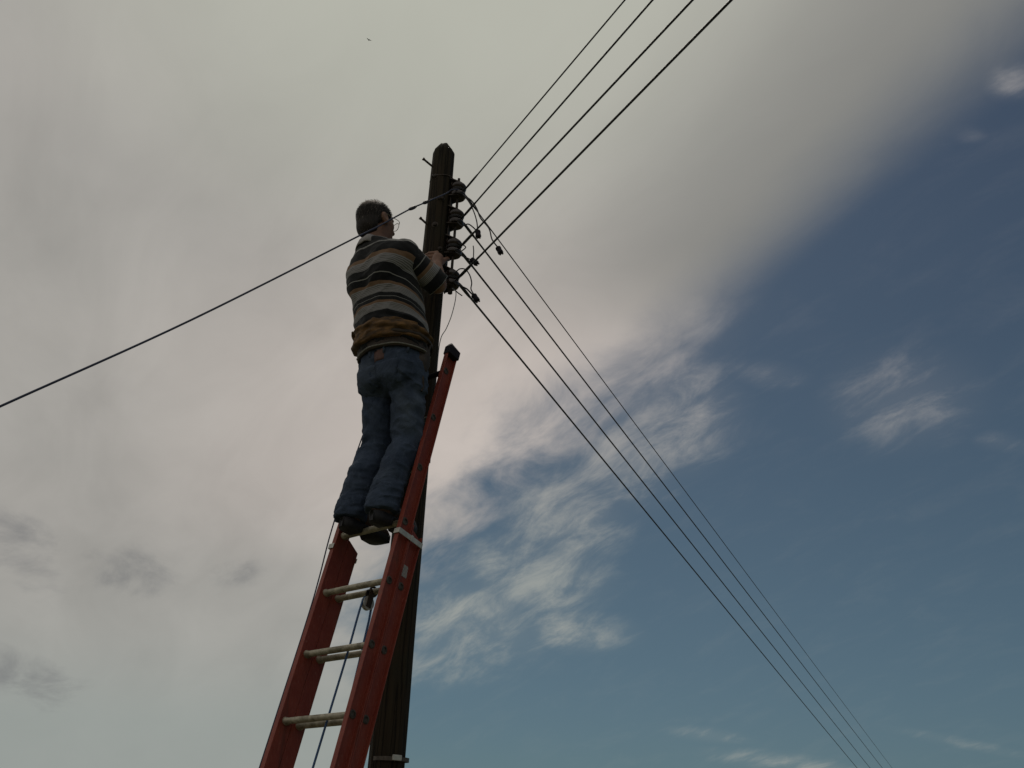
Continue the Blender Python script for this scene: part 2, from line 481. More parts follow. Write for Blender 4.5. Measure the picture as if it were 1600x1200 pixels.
class MB:
    def __init__(self):
        self.v, self.f = [], []

    def add(self, v, f):
        k = len(self.v)
        self.v += [tuple(p) for p in v]
        self.f += [tuple(i + k for i in q) for q in f]

    def box(self, o, ax, ay, az):
        """box from corner o spanned by three vectors"""
        o, ax, ay, az = Vector(o), Vector(ax), Vector(ay), Vector(az)
        if ax.cross(ay).dot(az) < 0: ax, ay = ay, ax
        p = [o, o + ax, o + ax + ay, o + ay]
        p += [q + az for q in p]
        self.add(p, [(0, 3, 2, 1), (4, 5, 6, 7), (0, 1, 5, 4), (1, 2, 6, 5), (2, 3, 7, 6), (3, 0, 4, 7)])

    def tube(self, pts, rad, seg=8, caps=True):
        pts = [Vector(p) for p in pts]
        n = len(pts)
        rads = rad if hasattr(rad, '__len__') else [rad] * n
        tan = []
        for i in range(n):
            a = pts[min(i + 1, n - 1)] - pts[max(i - 1, 0)]
            tan.append(a.normalized())
        ref = Vector((0, 0, 1)) if abs(tan[0].z) < 0.9 else Vector((1, 0, 0))
        side = tan[0].cross(ref).normalized()
        vs, fs = [], []
        for i in range(n):
            side = (side - tan[i] * side.dot(tan[i])).normalized()
            up = tan[i].cross(side)
            for j in range(seg):
                a = 2 * math.pi * j / seg
                vs.append(pts[i] + (side * math.cos(a) + up * math.sin(a)) * rads[i])
        for i in range(n - 1):
            for j in range(seg):
                k = (j + 1) % seg
                fs.append((i * seg + j, i * seg + k, (i + 1) * seg + k, (i + 1) * seg + j))
        if caps:
            fs.append(tuple(reversed(range(seg))))
            fs.append(tuple(range((n - 1) * seg, n * seg)))
        self.add(vs, fs)

    def lathe(self, base, axis, prof, seg=16):
        """prof: list of (distance along axis, radius)"""
        axis = Vector(axis).normalized()
        base = Vector(base)
        ref = Vector((0, 0, 1)) if abs(axis.z) < 0.9 else Vector((1, 0, 0))
        s = axis.cross(ref).normalized(); u = axis.cross(s)
        vs, fs = [], []
        for (h, r) in prof:
            for j in range(seg):
                a = 2 * math.pi * j / seg
                vs.append(base + axis * h + (s * math.cos(a) + u * math.sin(a)) * r)
        for i in range(len(prof) - 1):
            for j in range(seg):
                k = (j + 1) % seg
                fs.append((i * seg + j, i * seg + k, (i + 1) * seg + k, (i + 1) * seg + j))
        fs.append(tuple(reversed(range(seg))))
        fs.append(tuple(range((len(prof) - 1) * seg, len(prof) * seg)))
        self.add(vs, fs)

    def build(self, name, mat, parent=None, smooth=True, bevel=0.0, loc=None):
        o = link_mesh(name, self.v, self.f, mat, parent, smooth, loc)
        if bevel:
            m = o.modifiers.new('bevel', 'BEVEL')
            m.width = bevel; m.segments = 2; m.limit_method = 'ANGLE'; m.angle_limit = R(40)
            m.harden_normals = False
        if smooth:
            try:
                o.data.set_sharp_from_angle(angle=R(38))
            except Exception:
                pass
        return o


def bezier_path(pts, sub=6):
    """Catmull-Rom through the points"""
    p = [Vector(q) for q in pts]
    out = []
    for i in range(len(p) - 1):
        a = p[max(i - 1, 0)]; b = p[i]; c = p[i + 1]; d = p[min(i + 2, len(p) - 1)]
        for k in range(sub):
            s = k / sub
            out.append(0.5 * ((2 * b) + (c - a) * s + (2 * a - 5 * b + 4 * c - d) * s * s + (3 * b - a - 3 * c + d) * s ** 3))
    out.append(p[-1])
    return out


# ------------------------------------------------------------------ ground
def build_ground():
    n = 60
    xs = np.sign(np.linspace(-1, 1, n)) * np.abs(np.linspace(-1, 1, n)) ** 3 * 1500
    vs, fs = [], []
    for i in range(n):
        for j in range(n):
            d = math.hypot(xs[i], xs[j])
            z = -0.004 * min(d, 8) + 0.02 * math.sin(xs[i] * 0.9) * math.cos(xs[j] * 0.7) if d > 6 else 0.0
            vs.append((xs[i], xs[j], min(z, 0.0)))
    for i in range(n - 1):
        for j in range(n - 1):
            a = i * n + j
            fs.append((a, a + n, a + n + 1, a + 1))
    o = link_mesh('ground', vs, fs, M['ground'])
    tag(o, 'dry grass ground below the pole and ladder', 'ground', kind='structure')


build_ground()

# ------------------------------------------------------------------ pole
POLE = Vector((-0.441, 4.241, 0.0))
POLE_TOP = 5.385


def pole_radius(z):
    return 0.0605 + (POLE_TOP - z) * 0.0041


def build_pole():
    root = empty('utility_pole', POLE)
    tag(root, 'weathered dark wooden utility pole behind the red ladder', 'utility pole')
    seg = 28
    zs = list(np.linspace(-0.5, POLE_TOP - 0.09, 90)) + [POLE_TOP - 0.064, POLE_TOP - 0.057, POLE_TOP - 0.002]
    ph = [random.uniform(0, 6.28) for _ in range(12)]
    vs, fs = [], []
    for z in zs:
        over = max(0.0, (z - (POLE_TOP - 0.058)) / 0.058)
        shrink = 1.0 - 0.58 * over
        bx = 0.004 * math.sin(z * 0.8 + ph[0]) - 0.0035 * (POLE_TOP - z); by = 0.005 * math.sin(z * 0.6 + ph[1])
        for j in range(seg):
            a = 2 * math.pi * j / seg
            # roughly hewn: slightly faceted outline with shallow long grooves
            fac = 0.030 * math.cos(8 * a + 0.3) + 0.012 * math.sin(3 * a + z * 0.5 + ph[2]) + 0.010 * math.sin(5 * a - z * 1.3 + ph[3])
            fac += 0.010 * math.sin(11 * a + 0.4 * z) * math.sin(z * 1.7 + ph[4]) + 0.006 * math.sin(z * 9 + 4 * a)
            r = pole_radius(z) * (1 + fac) * shrink
            vs.append((bx + r * math.cos(a), by + r * math.sin(a), z + (0.004 * math.sin(5 * a + 1) if over > 0.5 else 0)))
    n = len(zs)
    for i in range(n - 1):
        for j in range(seg):
            k = (j + 1) % seg
            fs.append((i * seg + j, i * seg + k, (i + 1) * seg + k, (i + 1) * seg + j))
    fs.append(tuple(range((n - 1) * seg, n * seg)))
    shaft = link_mesh('shaft', vs, fs, M['wood'], root)
    shaft.data.set_sharp_from_angle(angle=R(28))

    def around(z, a, r):
        return Vector((math.cos(a) * r, math.sin(a) * r, z))
    # bolts and pegs
    cdir = math.atan2(-4.241, 0.441)
    for (ax, z, ln, rr) in [(cdir - 1.10, 5.19, 0.075, 0.006), (cdir - 1.0, 4.78, 0.06, 0.006)]:
        mb = MB()
        d = Vector((math.cos(ax), math.sin(ax), 0))
        p = around(z, ax, pole_radius(z) - 0.02)
        q = p + (d * 0.9 + Vector((0, 0, 0.35))).normalized() * (ln + 0.02)
        mb.tube([p, q], rr, 8)
        mb.tube([q - (q - p).normalized() * 0.008, q + (q - p).normalized() * 0.002], rr * 1.5, 6)
        mb.build('peg', M['steel'], root)
    for (ax, z, rr) in [(cdir - 0.62, 5.115, 0.011), (cdir - 0.9, 5.12, 0.009), (cdir - 0.25, 4.775, 0.012), (cdir + 0.15, 4.955, 0.009), (cdir - 0.1, 4.955, 0.011), (cdir + 0.35, 4.62, 0.009)]:
        mb = MB()
        d = Vector((math.cos(ax), math.sin(ax), 0))
        mb.lathe(around(z, ax, pole_radius(z) - 0.006), d, [(0, rr * 1.6), (0.008, rr * 1.6), (0.009, rr), (0.018, rr), (0.021, rr * 0.6)], 8)
        mb.build('bolt_head', M['steel'], root)
    # twisted wire ring near the top
    mb = MB()
    pts = [around(5.125 + 0.012 * math.sin(a + 1), a, pole_radius(5.12) * 1.03 + 0.002) for a in np.linspace(0, 2 * math.pi, 40)]
    mb.tube(pts, 0.0035, 6, False)
    mb.build('wire_ring', M['steel'], root)
    # strap with buckle low down
    zb = 2.075
    mb = MB()
    rb = pole_radius(zb) * 1.04
    vs, fs = [], []
    seg = 40
    for (dz, dr) in [(-0.008, 0.0), (-0.008, 0.003), (0.008, 0.003), (0.008, 0.0)]:
        for j in range(seg):
            a = 2 * math.pi * j / seg
            vs.append(around(zb + dz + 0.004 * math.sin(a), a, rb + dr))
    for i in range(4):
        for j in range(seg):
            k = (j + 1) % seg
            i2 = (i + 1) % 4
            fs.append((i * seg + j, i * seg + k, i2 * seg + k, i2 * seg + j))
    mb.add(vs, fs)
    band = mb.build('metal_band', M['rivet'], root)
    mb = MB()
    a = cdir + 0.35
    d = Vector((math.cos(a), math.sin(a), 0)); s = Vector((-d.y, d.x, 0))
    p = around(zb, a, rb + 0.002)
    mb.box(p - s * 0.020 - Vector((0, 0, 0.011)), s * 0.040, d * 0.008, Vector((0, 0, 0.022)))
    mb.build('buckle', M['galv'], band, False, 0.002)
    mb = MB()
    mb.tube([around(zb - 0.07, cdir + 0.8 * u, pole_radius(zb) + 0.006 + 0.006 * math.cos(u * 1.5)) for u in np.linspace(-1.6, 1.6, 14)], 0.028, 8)
    mb.build('rubber_sleeve', M['black'], root)


build_pole()

# ------------------------------------------------------------------ insulator rack
RD = Vector((math.cos(R(-10)), math.sin(R(-10)), 0))       # out of the pole, towards the wires
RT = Vector((-RD.y, RD.x, 0))
ROD = POLE + RD * 0.098
INS_Z = [5.041, 4.850, 4.653, 4.450]


def build_rack():
    root = empty('insulator_rack', POLE + RD * 0.06 + Vector((0, 0, 4.40)))
    tag(root, 'dark steel rack holding four spool insulators on the pole side', 'rack')
    o = root.location
    L = lambda p: Vector(p) - o
    mb = MB()
    zlo, zhi = INS_Z[3] - 0.07, INS_Z[0] + 0.085
    c = POLE + RD * (pole_radius(4.75) - 0.002)
    mb.box(L(c - RT * 0.022 + Vector((0, 0, zlo))), RT * 0.044, RD * 0.006, Vector((0, 0, zhi - zlo)))
    mb.build('back_strap', M['steel'], root, False, 0.0015)
    for z in INS_Z:
        # top plate slopes down and out to the spool, bottom plate is level: two cheeks with an eye
        for side, (z0, z1, th) in enumerate([(z + 0.072, z + 0.044, 0.007), (z - 0.046, z - 0.046, 0.006)]):
            mb = MB()
            a = POLE + RD * (pole_radius(z) - 0.006)
            pts = []
            for u, hw in [(0.0, 0.036), (0.35, 0.036), (0.6, 0.035), (0.85, 0.027), (1.0, 0.012)]:
                p = a + RD * (u * (0.098 - pole_radius(z) + 0.036))
                zc = z0 + (z1 - z0) * min(1.0, u * 1.35)
                pts.append((p + Vector((0, 0, zc)), hw))
            vs, fs = [], []
            for p, hw in pts:
                for q in (p - RT * hw, p + RT * hw):
                    vs.append(L(q)); vs.append(L(q + Vector((0, 0, th))))
            for i in range(len(pts) - 1):
                k = i * 4; n = k + 4
                fs += [(k + 1, k + 3, n + 3, n + 1), (k, n, n + 2, k + 2), (k, k + 1, n + 1, n), (k + 2, n + 2, n + 3, k + 3)]
            fs += [(0, 2, 3, 1), (len(vs) - 4, len(vs) - 3, len(vs) - 1, len(vs) - 2)]
            mb.add(vs, fs)
            mb.build('bracket_arm', M['steel'], root, False)
        mb = MB()   # curved brace from the strap to the tip, gives the arm its closed outline
        a = POLE + RD * (pole_radius(z) + 0.002)
        pts = [L(a + RT * 0.02 + Vector((0, 0, z + 0.065))), L(a + RD * 0.03 + RT * 0.034 + Vector((0, 0, z + 0.02))), L(a + RD * 0.02 + RT * 0.03 + Vector((0, 0, z - 0.03))), L(a + RT * 0.018 + Vector((0, 0, z - 0.055)))]
        mb.tube(bezier_path(pts, 4), 0.010, 6)
        mb.build('brace', M['steel'], root)
    mb = MB()
    mb.tube([L(ROD + Vector((0, 0, INS_Z[3] - 0.085))), L(ROD + Vector((0, 0, INS_Z[0] + 0.095)))], 0.0075, 10)
    mb.tube([L(ROD + Vector((0, 0, INS_Z[3] - 0.082))), L(ROD + Vector((0, 0, INS_Z[3] - 0.066)))], 0.014, 6)
    mb.tube([L(ROD + Vector((0, 0, INS_Z[0] + 0.058))), L(ROD + Vector((0, 0, INS_Z[0] + 0.070)))], 0.014, 6)
    mb.build('rod', M['steel'], root)


build_rack()

prof = [(-0.037, 0.024), (-0.036, 0.037), (-0.028, 0.041), (-0.018, 0.040), (-0.011, 0.034), (-0.005, 0.030), (0.005, 0.030), (0.011, 0.034), (0.018, 0.040), (0.028, 0.041), (0.036, 0.037), (0.037, 0.024)]
INS_LABEL = ['dark porcelain spool insulator at the very top of the rack', 'dark porcelain spool insulator second from the top of the rack',
             'dark porcelain spool insulator third from the top, above the man\'s hand', 'dark porcelain spool insulator lowest on the rack, beside the elbow']
for i, z in enumerate(INS_Z):
    root = empty('spool_insulator', ROD + Vector((0, 0, z)))
    tag(root, INS_LABEL[i], 'insulator', 'spool insulators on the pole rack')
    mb = MB()
    mb.lathe((0, 0, 0), (0, 0, 1), [(h * 1.12, r * 1.14) for h, r in prof], 20)
    mb.build('spool', M['porcelain'], root)
    mb = MB()       # tie wire wound round the groove
    pts = [(0.038 * math.cos(a), 0.038 * math.sin(a), -0.008 + 0.016 * a / (6.28 * 3)) for a in np.linspace(0, 6.28 * 3, 50)]
    mb.tube(pts, 0.0036, 6)
    mb.build('tie_wire', M['wire'], root)

# ------------------------------------------------------------------ line wires
UP_LABEL = ['thin black line wire running to the upper right, leftmost of four', 'black line wire to the upper right, second from the left',
            'black line wire to the upper right, third from the left', 'thick black line wire to the upper right, rightmost of four']
LO_LABEL = ['thin black line wire descending to the lower right, uppermost of four', 'black line wire descending to the lower right, second from top',
            'black line wire descending to the lower right, third from top', 'black line wire descending to the lower right, lowest of four']
UP_END = [(0.4171, 2.8853), (0.5059, 2.7196), (0.6264, 2.5468), (0.7209, 2.3708)]
LO_END = [(10.8613, 27.9274), (10.0381, 26.4550), (9.1645, 24.9405), (8.2946, 23.3757)]


def line_wire(start, end_xy, length, rad, sag, label, group):
    s = Vector(start)
    d = Vector((end_xy[0] - s.x, end_xy[1] - s.y, 0)).normalized()
    pts = []
    for u in np.linspace(0, 1, 70) ** 1.5:
        x = u * length
        pts.append(d * x + Vector((0, 0, -4 * sag * u * (1 - u))))
    mb = MB()
    mb.tube(pts, rad, 7)
    o = mb.build('line_wire', M['wire'], None, True, 0, s)
    tag(o, label, 'wire', group)
    # grip sleeve and the served end beside the insulator
    mb = MB()
    def at(x):
        u = x / length
        return d * x + Vector((0, 0, -4 * sag * u * (1 - u)))
    mb.tube([at(x) for x in np.linspace(0.03, 0.17, 6)], [rad * 1.2, rad * 1.55, rad * 1.55, rad * 1.55, rad * 1.45, rad * 1.1], 8)
    mb.build('served_end', M['wire'], o)
    return o


for i, z in enumerate(INS_Z):
    p = ROD + Vector((0, 0, z))
    du = Vector((UP_END[i][0] - p.x, UP_END[i][1] - p.y, 0)).normalized()
    dl = Vector((LO_END[i][0] - p.x, LO_END[i][1] - p.y, 0)).normalized()
    line_wire(p + RD * 0.030 + Vector((0, 0, 0.002)), UP_END[i], 24.0, [0.0038, 0.0045, 0.0050, 0.0054][i], 0.03, UP_LABEL[i], 'overhead line wires')
    line_wire(p + RD * 0.030 - Vector((0, 0, 0.004)), LO_END[i], 46.0, [0.0036, 0.0052, 0.0055, 0.0058][i], 0.05, LO_LABEL[i], 'line wires to the next pole')

# service drop to the left, passing in front of the man's head
drop = [(-0.335, 4.19, 5.030), (-0.372, 4.155, 5.0), (-0.403, 4.150, 4.968), (-0.51, 4.028, 4.795), (-0.565, 3.961, 4.702), (-0.696, 3.806, 4.462), (-0.766, 3.722, 4.338),
        (-1.235, 3.156, 3.501), (-1.595, 2.711, 2.888), (-1.842, 2.406, 2.465), (-2.56, 1.52, 1.23), (-3.30, 0.60, -0.05)]
s0 = Vector(drop[0])
mb = MB()
mb.tube([Vector(p) - s0 for p in bezier_path(drop, 8)], 0.0042, 8)
dropo = mb.build('stay_cable', M['bluecable'], None, True, 0, s0)
tag(dropo, 'long dark cable sloping down to the left, crossing in front of the head', 'cable')
a, b = Vector(drop[3]) - s0, Vector(drop[4]) - s0
for (u0, u1) in [(-0.45, -0.05), (0.5, 1.05)]:
    mb = MB()
    mb.tube([a.lerp(b, u) for u in np.linspace(u0, u1, 6)], [0.0055, 0.0085, 0.0095, 0.0095, 0.0085, 0.0055], 8)
    mb.build('grip_sleeve', M['wire'], dropo)

# ------------------------------------------------------------------ jumpers and connectors
JUMP = [
    ('black jumper wire from top insulator to the farthest right connector', 0.0038, [(-0.335, 4.20, 5.02), (-0.304, 4.20, 4.997), (-0.263, 4.20, 4.964), (-0.232, 4.20, 4.912), (-0.208, 4.20, 4.848), (-0.159, 4.20, 4.781), (-0.139, 4.20, 4.709), (-0.102, 4.195, 4.650)]),
    ('black jumper wire from top insulator down to the second connector', 0.0034, [(-0.315, 4.19, 5.0), (-0.295, 4.18, 4.968), (-0.268, 4.18, 4.925), (-0.243, 4.18, 4.865), (-0.226, 4.18, 4.805), (-0.219, 4.185, 4.752)]),
    ('short arched jumper wire from second insulator to its connector', 0.0036, [(-0.33, 4.18, 4.80), (-0.303, 4.17, 4.768), (-0.273, 4.17, 4.782), (-0.245, 4.17, 4.763), (-0.220, 4.185, 4.745)]),
    ('short jumper wire from third insulator to its connector', 0.0036, [(-0.33, 4.19, 4.61), (-0.303, 4.18, 4.586), (-0.278, 4.18, 4.571), (-0.257, 4.18, 4.563), (-0.232, 4.188, 4.556)]),
    ('short straight wire dropping onto the third connector', 0.0030, [(-0.239, 4.215, 4.672), (-0.234, 4.20, 4.629), (-0.232, 4.19, 4.562)]),
    ('small bent wire loop sticking out of third insulator', 0.0032, [(-0.33, 4.20, 4.672), (-0.318, 4.19, 4.668), (-0.297, 4.19, 4.66), (-0.277, 4.19, 4.643), (-0.298, 4.19, 4.618), (-0.32, 4.195, 4.613)]),
    ('long curved jumper wire from lowest insulator to the bottom connector', 0.0034, [(-0.345, 4.19, 4.452), (-0.332, 4.18, 4.462), (-0.316, 4.18, 4.479), (-0.297, 4.18, 4.496), (-0.27, 4.18, 4.493), (-0.245, 4.18, 4.458), (-0.232, 4.18, 4.41), (-0.233, 4.18, 4.37), (-0.213, 4.188, 4.338)]),
    ('short thick jumper wire under the curved one at bottom connector', 0.0042, [(-0.335, 4.20, 4.425), (-0.315, 4.19, 4.405), (-0.288, 4.19, 4.394), (-0.257, 4.19, 4.379), (-0.236, 4.19, 4.357), (-0.214, 4.19, 4.334)]),
    ('short wire end poking below the lowest insulator', 0.0030, [(-0.335, 4.205, 4.40), (-0.321, 4.20, 4.379), (-0.303, 4.20, 4.36), (-0.278, 4.20, 4.341)]),
]
for label, rad, pts in JUMP:
    s0 = Vector(pts[0])
    mb = MB()
    mb.tube([p - s0 for p in bezier_path(pts, 6)], rad, 7)
    o = mb.build('jumper_wire', M['wire'], None, True, 0, s0)
    tag(o, label, 'wire', 'jumper wires beside the insulators')
thin = [(-0.335, 4.20, 4.385), (-0.313, 4.19, 4.361), (-0.310, 4.19, 4.321), (-0.316, 4.19, 4.262), (-0.328, 4.19, 4.195), (-0.347, 4.19, 4.129), (-0.372, 4.20, 4.068), (-0.378, 4.21, 3.9), (-0.375, 4.22, 3.4)]
s0 = Vector(thin[0])
mb = MB()
mb.tube([p - s0 for p in bezier_path(thin, 6)], 0.0022, 6)
o = mb.build('ground_wire', M['greywire'], None, True, 0, s0)
tag(o, 'thin grey wire curving from lowest insulator back to the pole', 'wire')

CONN = [((-0.097, 4.19, 4.633), (0.45, 0.0, -0.9), 'black cylindrical connector farthest right, on the uppermost line wire'),
        ((-0.216, 4.19, 4.735), (0.15, 0.0, -1.0), 'black cylindrical connector hanging level with the second insulator'),
        ((-0.228, 4.19, 4.553), (0.75, 0.0, -0.65), 'black cylindrical connector beside the third insulator'),
        ((-0.208, 4.19, 4.325), (0.55, 0.0, -0.85), 'black cylindrical connector hanging lowest, near the elbow')]
for p, d, label in CONN:
    root = empty('wire_connector', p)
    tag(root, label, 'connector', 'wire connectors on the jumpers')
    d = Vector(d).normalized()
    mb = MB()
    mb.lathe(-d * 0.022, d, [(0, 0.010), (0.003, 0.0145), (0.012, 0.016), (0.016, 0.0145), (0.028, 0.0145), (0.032, 0.016), (0.042, 0.0155), (0.045, 0.010)], 12)
    mb.build('body', M['black'], root)
    s = d.cross(Vector((0, 1, 0))).normalized()
    for sg in (-1, 1):
        mb = MB()
        mb.lathe(d * 0.020 + s * 0.007 * sg, d, [(0, 0.005), (0.010, 0.005), (0.012, 0.003)], 6)
        mb.build('bolt', M['steel'], root)

# ------------------------------------------------------------------ ladder
LP = Vector((-0.4724, 3.8726, 2.7238))
LR = Vector((0.78386, -0.62093, 0.0)); LU = Vector((0.13482, 0.17019, 0.97615)); LN = Vector((-0.60612, -0.76517, 0.21712))
LW, SP, DPT = 0.379, 0.28, 0.0713
T_GROUND = -LP.z / LU.z


def build_ladder():
    foot = LP - LR * (LW / 2) + LU * (T_GROUND + 0.01)
    root = empty('extension_ladder', foot)
    tag(root, 'red fibreglass extension ladder leaning on the wooden pole', 'ladder')

    def W(r, u, n):      # ladder coordinates: r from the right outer web, u along the rails from the k=0 rung, n towards the climber
        return LP + LR * r + LU * u + LN * n - foot

    def channel(r0, out, u0, u1, n0, hw, fl, name, chamfer=0.0):
        """outward-opening channel: web at r0, flanges of width fl"""
        th = 0.0045
        prof = [(r0, -hw), (r0 + out * fl, -hw), (r0 + out * fl, -hw + th), (r0 + out * th, -hw + th),
                (r0 + out * th, hw - th), (r0 + out * fl, hw - th), (r0 + out * fl, hw), (r0, hw)]
        vs, fs = [], []
        us = [u0, u1]
        for u in us:
            for (r, n) in prof:
                uu = u
                if u == u1 and chamfer:
                    uu = u - chamfer * (hw - n) / (2 * hw)
                vs.append(W(r, uu, n0 + n))
        k = len(prof)
        for j in range(k):
            j2 = (j + 1) % k
            q = (j, j2, k + j2, k + j)
            fs.append(q if out > 0 else tuple(reversed(q)))
        for base, flip in ((0, out > 0), (k, out < 0)):
            for q in [(0, 1, 2, 3), (0, 3, 4, 7), (7, 4, 5, 6)]:
                q = tuple(base + i for i in q)
                fs.append(tuple(reversed(q)) if flip else q)
        mb = MB(); mb.add(vs, fs)
        return mb.build(name, M['red'], root, False, 0.0012)

    fly_top, fly_bot = 4.42 * SP, -5.6 * SP
    base_top = 1.0 * SP
    rails = {}
    for sec, (u0, u1, n0, fl, ch) in {'fly': (fly_bot, fly_top, 0.0, 0.024, 0.0), 'base': (T_GROUND + 0.05, base_top, -DPT, 0.025, 0.032)}.items():
        for side, r0, out in (('r', -0.0045, 1), ('l', -LW + 0.0045, -1)):
            rails[sec, side] = channel(r0, out, u0, u1, n0, 0.0345, fl, 'rail', ch)
    # rungs, each a ribbed tube flared at the rails; rivet discs on the outer webs
    def rung(u, n, dark=False):
        mb = MB()
        A, B = W(-LW + 0.0045, u, n), W(-0.0045, u, n)
        ax = (B - A).normalized()
        vs, fs = [], []
        seg = 12
        st = [(0.0, 1.25), (0.012, 1.25), (0.018, 1.0), (0.35, 1.0), (0.65, 1.0)]
        L = (B - A).length
        stations = [(0.0, 1.28), (0.010, 1.28), (0.016, 1.0), (L * 0.5, 1.0), (L - 0.016, 1.0), (L - 0.010, 1.28), (L, 1.28)]
        for (s, k) in stations:
            for j in range(seg):
                a = 2 * math.pi * (j + 0.5) / seg
                c, sn = math.cos(a), math.sin(a)
                ru, rn = 0.0135 * k, 0.0155 * k
                if sn > 0.55: sn = 0.55 + (sn - 0.55) * 0.3       # flattened tread
                vs.append(A + ax * s + LU * (sn * ru) + LN * (c * rn))
        m = len(stations)
        for i in range(m - 1):
            for j in range(seg):
                k = (j + 1) % seg
                fs.append((i * seg + j, i * seg + k, (i + 1) * seg + k, (i + 1) * seg + j))
        fs.append(tuple(reversed(range(seg)))); fs.append(tuple(range((m - 1) * seg, m * seg)))
        mb.add(vs, fs)
        o = mb.build('rung', M['alu'], root)
        return o

    def rivet(u, n, parent, side):
        mb = MB()
        if side == 'r':
            p, d = W(0.0, u, n), LR
        else:
            p, d = W(-LW, u, n), -LR
        mb.lathe(p - d * 0.001, d, [(0, 0.0175), (0.003, 0.0175), (0.0048, 0.0145), (0.0048, 0.0105), (0.0012, 0.0095)], 14)
        o = mb.build('rivet', M['rivet'], parent)

    for k in range(-5, 5):
        u = k * SP
        if k < 4: rung(u, 0.0)
        rivet(u, 0.0, rails['fly', 'r'], 'r'); rivet(u, 0.0, rails['fly', 'l'], 'l')
    for k in range(-9, 1):
        u = k * SP + 0.0067
        rung(u, -DPT)
        rivet(u, -DPT, rails['base', 'r'], 'r'); rivet(u, -DPT, rails['base', 'l'], 'l')
    # top rung between rail and pole, its shade painted in as black
    mb = MB()
    A, B = W(-LW + 0.0045, 4 * SP, -0.002), W(-0.0045, 4 * SP, -0.002)
    mid = (A + B) / 2 + LN * 0.0 - LU * 0.0
    mb.tube([A, B], 0.014, 10)
    mb.build('shaded_top_rung', M['black'], root)
    # rubber end caps
    for side, r0 in (('r', -0.008), ('l', -LW - 0.028)):
        mb = MB()
        u0 = fly_top - 0.035
        vs = []
        for (u, g, cut) in [(u0, 0.0025, 0), (fly_top + 0.012, 0.0025, 0), (fly_top + 0.034, -0.008, 1)]:
            for (r, n) in [(r0 - g, -0.0345 - g), (r0 + 0.036 + g, -0.0345 - g), (r0 + 0.036 + g, 0.0345 + g), (r0 - g, 0.0345 + g)]:
                vs.append(W(r, u - (0.018 if (cut and n < 0) else 0), n))
        fs = [(0, 3, 2, 1), (8, 9, 10, 11)]
        for i in (0, 4):
            for j in range(4):
                k = (j + 1) % 4
                fs.append((i + j, i + k, i + 4 + k, i + 4 + j))
        mb.add(vs, fs)
        mb.build('end_cap', M['black'], root, False, 0.003)
    # galvanised guide brackets at the head of the base section
    for side in (1, -1):
        mb = MB()
        u = 0.90 * SP - 0.052
        h, th = 0.024, 0.003
        if side > 0:
            rin, rout = -0.006, 0.0235
        else:
            rin, rout = -LW + 0.006, -LW - 0.0235
        f = 0.0385
        back = -DPT - 0.037
        mb.box(W(rin, u, f), LR * (rout - rin + side * th), LU * h, LN * th)
        mb.box(W(rout, u, f), LR * (side * th), LU * h, LN * (back - f))
        mb.box(W(rin, u, back), LR * (rout - rin + side * th), LU * h, LN * -th)
        br = mb.build('guide_bracket', M['galv'], root, False, 0.0012)
        mb = MB()
        mb.box(W(rout + side * th, u - 0.002, -0.046), LR * (side * 0.003), LU * (h + 0.004), LN * 0.012)
        mb.build('clip', M['galv'], br, False, 0.001)
    # label on the base web
    mb = MB()
    mb.box(W(0.0006, -0.004 + 0.055, -DPT - 0.018), LR * 0.0006, LU * 0.052 + LN * 0.004, LN * 0.034)
    mb.build('sticker', M['sticker'], root, False)
    # pulley under the head rung of the base section
    pul = W(-0.158, 0.0067 - 0.060, -DPT + 0.014)
    mb = MB()
    for s in (-1, 1):
        mb.box(pul + LR * (0.011 * s - 0.0015) - LN * 0.014 - LU * 0.02, LR * 0.003, LN * 0.028, LU * 0.075)
    mb.box(pul + LR * -0.013 - LN * 0.014 + LU * 0.052, LR * 0.026, LN * 0.028, LU * 0.006)
    block = mb.build('pulley', M['steel'], root, False, 0.001)
    mb = MB()
    mb.lathe(pul - LR * 0.009, LR, [(0, 0.030), (0.004, 0.030), (0.007, 0.022), (0.011, 0.022), (0.014, 0.030), (0.018, 0.030)], 20)
    mb.build('wheel', M['galv'], block)
    mb = MB()
    ring = [W(-0.158, 0.0067, -DPT) + (LU * math.cos(a) + LN * math.sin(a)) * 0.0195 for a in np.linspace(0, 2 * math.pi, 20)]
    mb.tube(ring, 0.005, 8, False)
    mb.build('shackle', M['steel'], block)
    # rubber feet
    for r in (0.008, -LW - 0.008):
        mb = MB()
        p = W(r, T_GROUND + 0.0, -DPT)
        q = Vector((p.x, p.y, -foot.z + 0.0))
        h = Vector((LN.x, LN.y, 0)).normalized()
        mb.box(q - LR * 0.03 - h * 0.06, LR * 0.06, h * 0.12, Vector((0, 0, 0.028)))
        mb.box(q - LR * 0.012 - h * 0.02 + Vector((0, 0, 0.028)), LR * 0.024, h * 0.04, LU * 0.09)
        mb.build('foot_pad', M['black'], root, False, 0.004)

    # hoist rope: over the pulley, one fall down to the fly section, the other tied off lower
    s0 = pul + foot
    WW = lambda r, u, n: W(r, u, n) + foot
    fall1 = [WW(-0.158, -0.03, -DPT + 0.037), WW(-0.162, -0.09, -DPT + 0.042), WW(-0.168, -0.28, -DPT + 0.036), WW(-0.174, -0.56, -DPT + 0.036), WW(-0.182, -0.95, -DPT + 0.036), WW(-0.19, -1.5, -DPT + 0.036)]
    arc = [pul + foot + (LN * math.cos(a) + LU * math.sin(a)) * 0.0255 for a in np.linspace(math.pi, 0.1, 9)]
    fall2 = [WW(-0.10, -1.5, -DPT - 0.012), WW(-0.125, -0.6, -DPT - 0.012), WW(-0.150, -0.12, -DPT - 0.012)]
    path = bezier_path(fall2, 8) + arc + bezier_path(fall1, 8)[1:]
    mb = MB()
